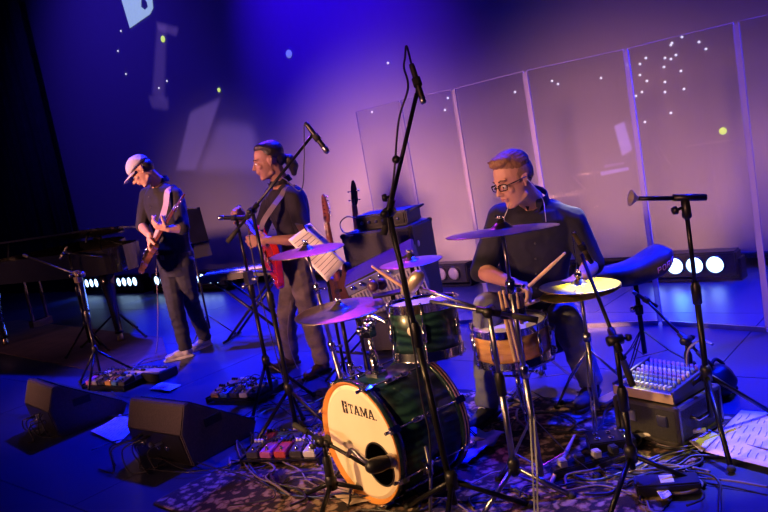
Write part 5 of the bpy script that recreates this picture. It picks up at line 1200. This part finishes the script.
flat_paper('white sheet lying on the floor between the two wedges', [(91, 432), (120, 415), (142, 423), (118, 444)], .010, 9, seed=2)
flat_paper('small sheet lying behind the nearer wedge', [(149, 389), (162, 383), (181, 385), (170, 392)], .010, 6, seed=4)
flat_paper('large pinkish song sheet with handwriting on the floor at the right edge', [(704, 452), (741, 410), (800, 417), (790, 474)], .020, 8, mat('pink_paper', (.75, .58, .62), .8), 6)
flat_paper('torn pale paper lying under the foot of the right stand', [(686, 440), (708, 430), (720, 436), (702, 452)], .028, 0, paper, 8)
flat_paper('pale strip of card at the left front foot of the kick drum', [(318, 486), (338, 480), (376, 500), (350, 506)], .016, 0, mat('tan_card', (.55, .42, .3), .8), 3)
tagp = flat_paper('small printed label card at the front right of the rug', [(655, 489), (664, 486), (672, 496), (662, 500)], .03, 4, paper, 12)
# blue cloth on the rug behind the kick
bt = gr(462, 452); mbc = MB(); n = 14; vs = []
for i in range(n+1):
    for j in range(n+1):
        u, v = i/n-.5, j/n-.5; p = bt+CR*0+V((u*.30, v*.34, 0)); vs.append(V((p.x, p.y, .02+.022*(1+noise.noise(V((u*7, v*7, 2)))))))
cl_ = mbc.add(vs, [(i*(n+1)+j, (i+1)*(n+1)+j, (i+1)*(n+1)+j+1, i*(n+1)+j+1) for i in range(n) for j in range(n)]).build('cloth', mat('bright_blue_cloth', (.10, .22, .75), .8)); cl_.modifiers.new('thick', 'SOLIDIFY').thickness = .004; tag(cl_, 'crumpled bright blue cloth on the rug behind the kick drum', 'cloth')

# mixer on a flight case
e1, e0 = gr(677, 408, .20), gr(615, 396, .20); mx_x = (e1-e0); mx_x.z = 0; MW = mx_x.length; mx_x.normalize(); mx_y = V((-mx_x.y, mx_x.x, 0)); MD = .32
mR = Matrix((mx_x, mx_y, ZU)).transposed(); mc0 = (e0+e1)/2+mx_y*MD/2; mc0.z = 0
fcx = thing('flight_case', 'dark flight case on the floor carrying the mixing desk', 'case', mc0)
MB().box(mc0+ZU*.108, (MW, MD, .172), mR).build('case', tolex, fcx, .006); fe = MB()
for z in (.028, .190):
    for q in (-1, 1): fe.box(mc0+mx_y*q*(MD/2)+ZU*z, (MW+.008, .022, .018), mR); fe.box(mc0+mx_x*q*(MW/2)+ZU*z, (.022, MD+.008, .018), mR)
for q in (-1, 1):
    for t in (-1, 1): fe.box(mc0+mx_x*q*MW/2+mx_y*t*MD/2+ZU*.108, (.02, .02, .172), mR)
fe.build('edging', mat('dull_aluminium', (.14, .13, .13), .4, .7), fcx, .003)
for q in (-.25, .25): MB().box(mc0-mx_y*(MD/2+.004)+mx_x*MW*q+ZU*.125, (.05, .012, .05), mR).build('latch', steel, fcx, .003)
MB().tube([mc0+mx_x*(MW/2)-mx_y*.07+ZU*.125, mc0+mx_x*(MW/2+.03)-mx_y*.06+ZU*.118, mc0+mx_x*(MW/2+.03)+mx_y*.06+ZU*.118, mc0+mx_x*(MW/2)+mx_y*.07+ZU*.125], .009, 8).build('handle', steel, fcx)
mz = mc0+ZU*.202-mx_x*.02; mixo = thing('mixing_desk', 'small mixing desk with rows of knobs on the flight case', 'mixer', mz); W3, D3 = MW*.92, MD*.86
MB().prism([(-D3/2, 0), (D3/2, 0), (D3/2, .075), (-D3/2, .045)], mz, mx_y, ZU, mx_x, -W3/2, W3/2).build('chassis', mat('mixer_grey', (.03, .03, .045), .45, 0), mixo, .003)
MB().box(mz-mx_y*(D3/2+.004)+ZU*.024, (W3+.02, .010, .044), mR).build('front_lip', mat('beige_lip', (.50, .36, .28), .5), mixo, .002)
for q in (-1, 1): MB().prism([(-D3/2-.008, 0), (D3/2+.01, 0), (D3/2+.01, .092), (-D3/2-.008, .058)], mz+mx_x*q*(W3/2+.006), mx_y, ZU, mx_x, -.006, .006).build('side_cheek', mat('dull_aluminium', (0, 0, 0)), mixo, .002)
kcols = [mat('knob_white', (.7, .7, .72), .4), mat('knob_violet', (.45, .3, .6), .4), mat('knob_blue', (.2, .3, .6), .4), mat('knob_grey', (.3, .3, .32), .4)]
kn_me = {}
nrm_ = V((0, -.055, D3)).normalized()
for i in range(11):
    for j in range(7):
        y = -D3/2+.035+j*(D3-.06)/6; x = -W3/2+.03+i*(W3-.06)/10; z = .045+.030*(y+D3/2)/D3; key = 0 if j == 0 else (1, 2, 3, 1, 0, 2, 1)[j]
        key2 = (key, j == 0)
        if key2 not in kn_me:
            o = (MB().box((0, 0, .008), (.010, .020, .016)) if j == 0 else MB().lathe([(0, .024), (.0068, .024), (.0085, 0), (0, 0)], (0, 0, 0), (0, 0, 1), 8)).build('fader' if j == 0 else 'knob', kcols[key]); kn_me[key2] = o.data
        else: o = bpy.data.objects.new('fader' if j == 0 else 'knob', kn_me[key2]); COL.objects.link(o)
        o.parent = mixo; o.location = mx_x*x+mx_y*y+ZU*z
        o.rotation_euler = mR.to_euler()
MB().tube(spline([mz+mx_x*(W3/2-.07)+mx_y*.10+ZU*.08, mz+mx_x*(W3/2-.07)+mx_y*.13+ZU*.16, mz+mx_x*(W3/2-.02)+mx_y*.16+ZU*.20, mz+mx_x*(W3/2+.04)+mx_y*.15+ZU*.19]), .006, 8).build('gooseneck_lamp', steel, mixo)
# dark bag to the right of the case
bp2 = gr(716, 402); bgr = thing('gear_bag', 'black soft bag lying on the floor right of the mixing desk', 'bag', V((bp2.x-.02, bp2.y+.12, 0))); c_ = V((bp2.x-.02, bp2.y+.12, 0))
remesh(MB().ell(c_+ZU*.075, (.08, .12, .08), yawR(.3)).ell(c_+ZU*.055, (.09, .13, .055), yawR(.3)), 'bag_body', mat('bag_nylon', (0, 0, 0)), bgr, .012, 5, .008)
MB().tube(spline([c_+V((-.02, -.06, .135)), c_+V((0, 0, .18)), c_+V((.02, .06, .135))]), .009, 8).build('handle', rubber, bgr)
# yellow-lit rolled tube
o = MB().tube([gr(622, 437, .03), gr(706, 430, .06)], .011, 10).build('pole', mat('pale_tube', (.6, .58, .5), .4)); tag(o, 'pale rod lying on the floor in front of the flight case, lit yellow', 'rod')
# foot switch on the rug in front at right
o = thing('power_adaptor', 'flat black box with cables on the floor at the bottom right', 'adaptor', gr(668, 492)); MB().box(gr(668, 492)+ZU*.03, (.24, .10, .05), yawR(.5)).build('case', black, o, .006); MB().box(gr(668, 492)+ZU*.056, (.05, .06, .002), yawR(.5)).build('sticker', paper, o)

# ================================================================== CABLES ON THE FLOOR
Z1 = .014
def G(*pp): return [gr(x, y, Z1) for x, y in pp]
cable('cable running from the guitarist guitar down to the floor', [gb+CR*.03, at(157, 285, 6.3), at(158, 320, 6.4), gr(156, 352, .01), gr(148, 358, .01), gr(140, 362, .01), gr(130, 372, .01)], .004, mat('grey_cable', (.2, .16, .18), .5))
cable('cable running down the bass player leg to the middle pedalboard', [at(291, 300, 5.2), at(288, 335, 5.2), gr(296, 365, .02), gr(306, 378, .01), gr(296, 392, .01), gr(275, 394, .01), gr(262, 398, .02)], .004, mat('grey_cable', (.2, .16, .18), .5))
sets = [
 ('long cable curving along the front of the kick drum', [(175, 452), (205, 466), (245, 478), (290, 494), (340, 500), (400, 496), (470, 502), (540, 498)]),
 ('cable sweeping left from the kick drum round the front wedge', [(150, 470), (190, 474), (240, 462), (275, 440), (300, 432), (325, 440)]),
 ('cable coil end beside the left front of the rug', [(262, 410), (240, 425), (238, 450), (256, 478), (290, 486), (330, 492)]),
 ('cable arching over the floor left of the kick drum', [(228, 432), (243, 448), (252, 470), (275, 490), (310, 498), (350, 496), (400, 504)]),
 ('cable loop on the rug under the low microphone stand', [(268, 400), (285, 412), (300, 425), (296, 445), (280, 455), (268, 440), (276, 424), (300, 418), (330, 414)]),
 ('cable lying between the nearer wedge and the middle pedalboard', [(190, 446), (215, 440), (240, 420), (262, 408), (290, 404), (312, 410)]),
 ('cable beside the right hand microphone stand base', [(640, 470), (662, 458), (690, 452), (722, 440), (746, 446), (768, 452)]),
 ('cable wandering from the flight case to the bottom edge', [(700, 452), (672, 462), (650, 478), (640, 500), (646, 508)]),
 ('cable across the right of the rug toward the flight case', [(560, 470), (590, 480), (622, 474), (650, 462), (672, 452), (690, 456)]),
 ('cable behind the snare stand on the rug', [(500, 420), (530, 412), (560, 418), (590, 430), (610, 424), (640, 436)]),
 ('cable in front of the crash cymbal stand', [(470, 486), (500, 474), (530, 480), (560, 492), (600, 488), (640, 496)]),
 ('cable trailing across the far left floor past the front wedge', [(92, 452), (120, 440), (140, 446), (165, 462), (190, 470), (230, 468)]),
 ('cable looped on the floor behind the left wedge', [(60, 400), (90, 392), (110, 398), (128, 404), (130, 414), (112, 418), (94, 412), (84, 402), (100, 392)]),
 ('cable from the left pedalboard to the nearer wedge', [(112, 392), (124, 402), (140, 410), (132, 430), (142, 448), (160, 452)]),
 ('cable lying along the stage at the bottom right corner', [(652, 484), (690, 478), (730, 482), (768, 490)]),
 ('cable on the blue floor behind the bass player shoes', [(262, 372), (285, 380), (312, 376), (336, 384), (330, 398), (300, 392)]),
 ('short cable tangle left of the kick drum hoop', [(282, 402), (300, 398), (322, 392), (318, 408), (296, 414), (306, 426), (326, 424)]),
 ('greenish cable beside the kick drum left side', [(258, 418), (272, 408), (300, 408), (322, 400), (330, 392)])]
for i, (lab, pp) in enumerate(sets):
    pts = G(*pp); pts = [p+ZU*(.006*((j+i) % 3)) for j, p in enumerate(pts)]
    cable(lab, pts, random.choice((.0038, .0045, .0052)), mat('green_cable', (.25, .5, .2), .5) if i == 17 else (mat('grey_cable', (.2, .16, .18), .5) if i % 4 == 2 else (mat('blue_cable', (.03, .06, .25), .45) if i % 5 == 3 else cable_m)), k=8)
rnd = random.Random(21)
zones = [((540, 700), (440, 505), 14, 'loose cables tangled at the lower right of the rug', 'tangled cables at the right of the rug'), ((250, 330), (410, 500), 10, 'loose cables tangled left of the kick drum', 'tangled cables left of the kick drum'),
         ((470, 600), (400, 470), 8, 'loose cables around the snare and hi-hat stands', 'cables among the stand feet'), ((340, 540), (490, 511), 6, 'loose cables in front of the kick drum', 'cables along the front of the rug')]
ORD = ('leftmost', 'second from the left', 'third from the left', 'fourth from the left', 'fifth from the left', 'sixth from the left', 'seventh from the left', 'middle', 'ninth from the left', 'tenth from the left', 'fourth from the right', 'third from the right', 'second from the right', 'rightmost')
for (xa, xb), (ya, yb), nn_, lab, grp in zones:
    made = []
    for i in range(nn_):
        x, y = rnd.uniform(xa, xb), rnd.uniform(ya, yb); pp = []; an = rnd.uniform(0, 6.28)
        for k in range(rnd.randint(5, 8)):
            pp.append((min(max(x, xa-20), xb+20), min(max(y, ya-8), yb+8))); an += rnd.uniform(-1.1, 1.1); x += 26*math.cos(an); y += 10*math.sin(an)
        pts = [gr(px, py, .018+.006*((k+i) % 3)) for k, (px, py) in enumerate(pp)]
        made.append((sum(q[0] for q in pp)/len(pp), cable(lab, pts, rnd.choice((.0035, .0045, .006)), cable_m if i % 4 else mat('grey_cable', (.2, .16, .18), .5), grp, k=6)))
    made.sort(key=lambda t_: t_[0])
    for i, (_, o_) in enumerate(made):
        o_['label'] = '%s of the %s' % (ORD[i] if i < nn_-1 else 'rightmost', lab)
o = thing('power_strip', 'black power strip with plugs on the rug right of the kick drum', 'power strip', gr(590, 470)); q0 = gr(590, 470); R = yawR(.9)
MB().box(q0+ZU*.03, (.34, .055, .04), R).build('case', black, o, .005)
for i in range(4): MB().box(q0+R @ V((-.12+i*.08, 0, .065)), (.035, .04, .035), R).build('plug', rubber if i % 2 else mat('grey_plug', (.4, .38, .36), .5), o, .004)
o = thing('stage_box', 'small dark stage box with chrome sockets between the crash and hi-hat stands', 'stage box', gr(612, 452)); q0 = gr(612, 452); R = yawR(.6)
MB().box(q0+ZU*.045, (.20, .14, .07), R).build('case', blackm, o, .005)
for i in range(6): MB().lathe([(.008, 0), (.013, 0), (.013, .006), (.008, .006)], q0+R @ V((-.06+(i % 3)*.06, -.03+(i//3)*.06, .08)), ZU, 12, True).build('socket', chrome, o)
# tangled tails by the wedges' connector panels: sockets' plugs and leads
for i, (px, py) in enumerate(((150, 440), (44, 414))):
    b = gr(px, py, .12); lab = ('leads plugged into the back of the nearer wedge', 'leads plugged into the back of the farther wedge')[i]
    o = thing('speaker_leads', lab, 'cable', V((b.x, b.y, 0))); rnd = random.Random(i+3)
    for k in range(6):
        p0 = b+V((rnd.uniform(-.16, .16), 0, rnd.uniform(-.02, .05))); e = V((p0.x+rnd.uniform(-.25, .2), p0.y-rnd.uniform(.05, .22), .01))
        l = MB().tube(spline([p0, p0+V((rnd.uniform(-.02, .02), -.07, .0)), (p0+e)/2+V((rnd.uniform(-.1, .1), -.06, .03)), e, e+V((rnd.uniform(-.2, .2), rnd.uniform(-.05, .12), 0))], 6), .0045, 6).build('lead', cable_m, o)
        MB().tube([p0+V((0, .01, 0)), p0-V((0, .06, 0))], .009, 8).build('plug', steel if k % 2 else black, l)
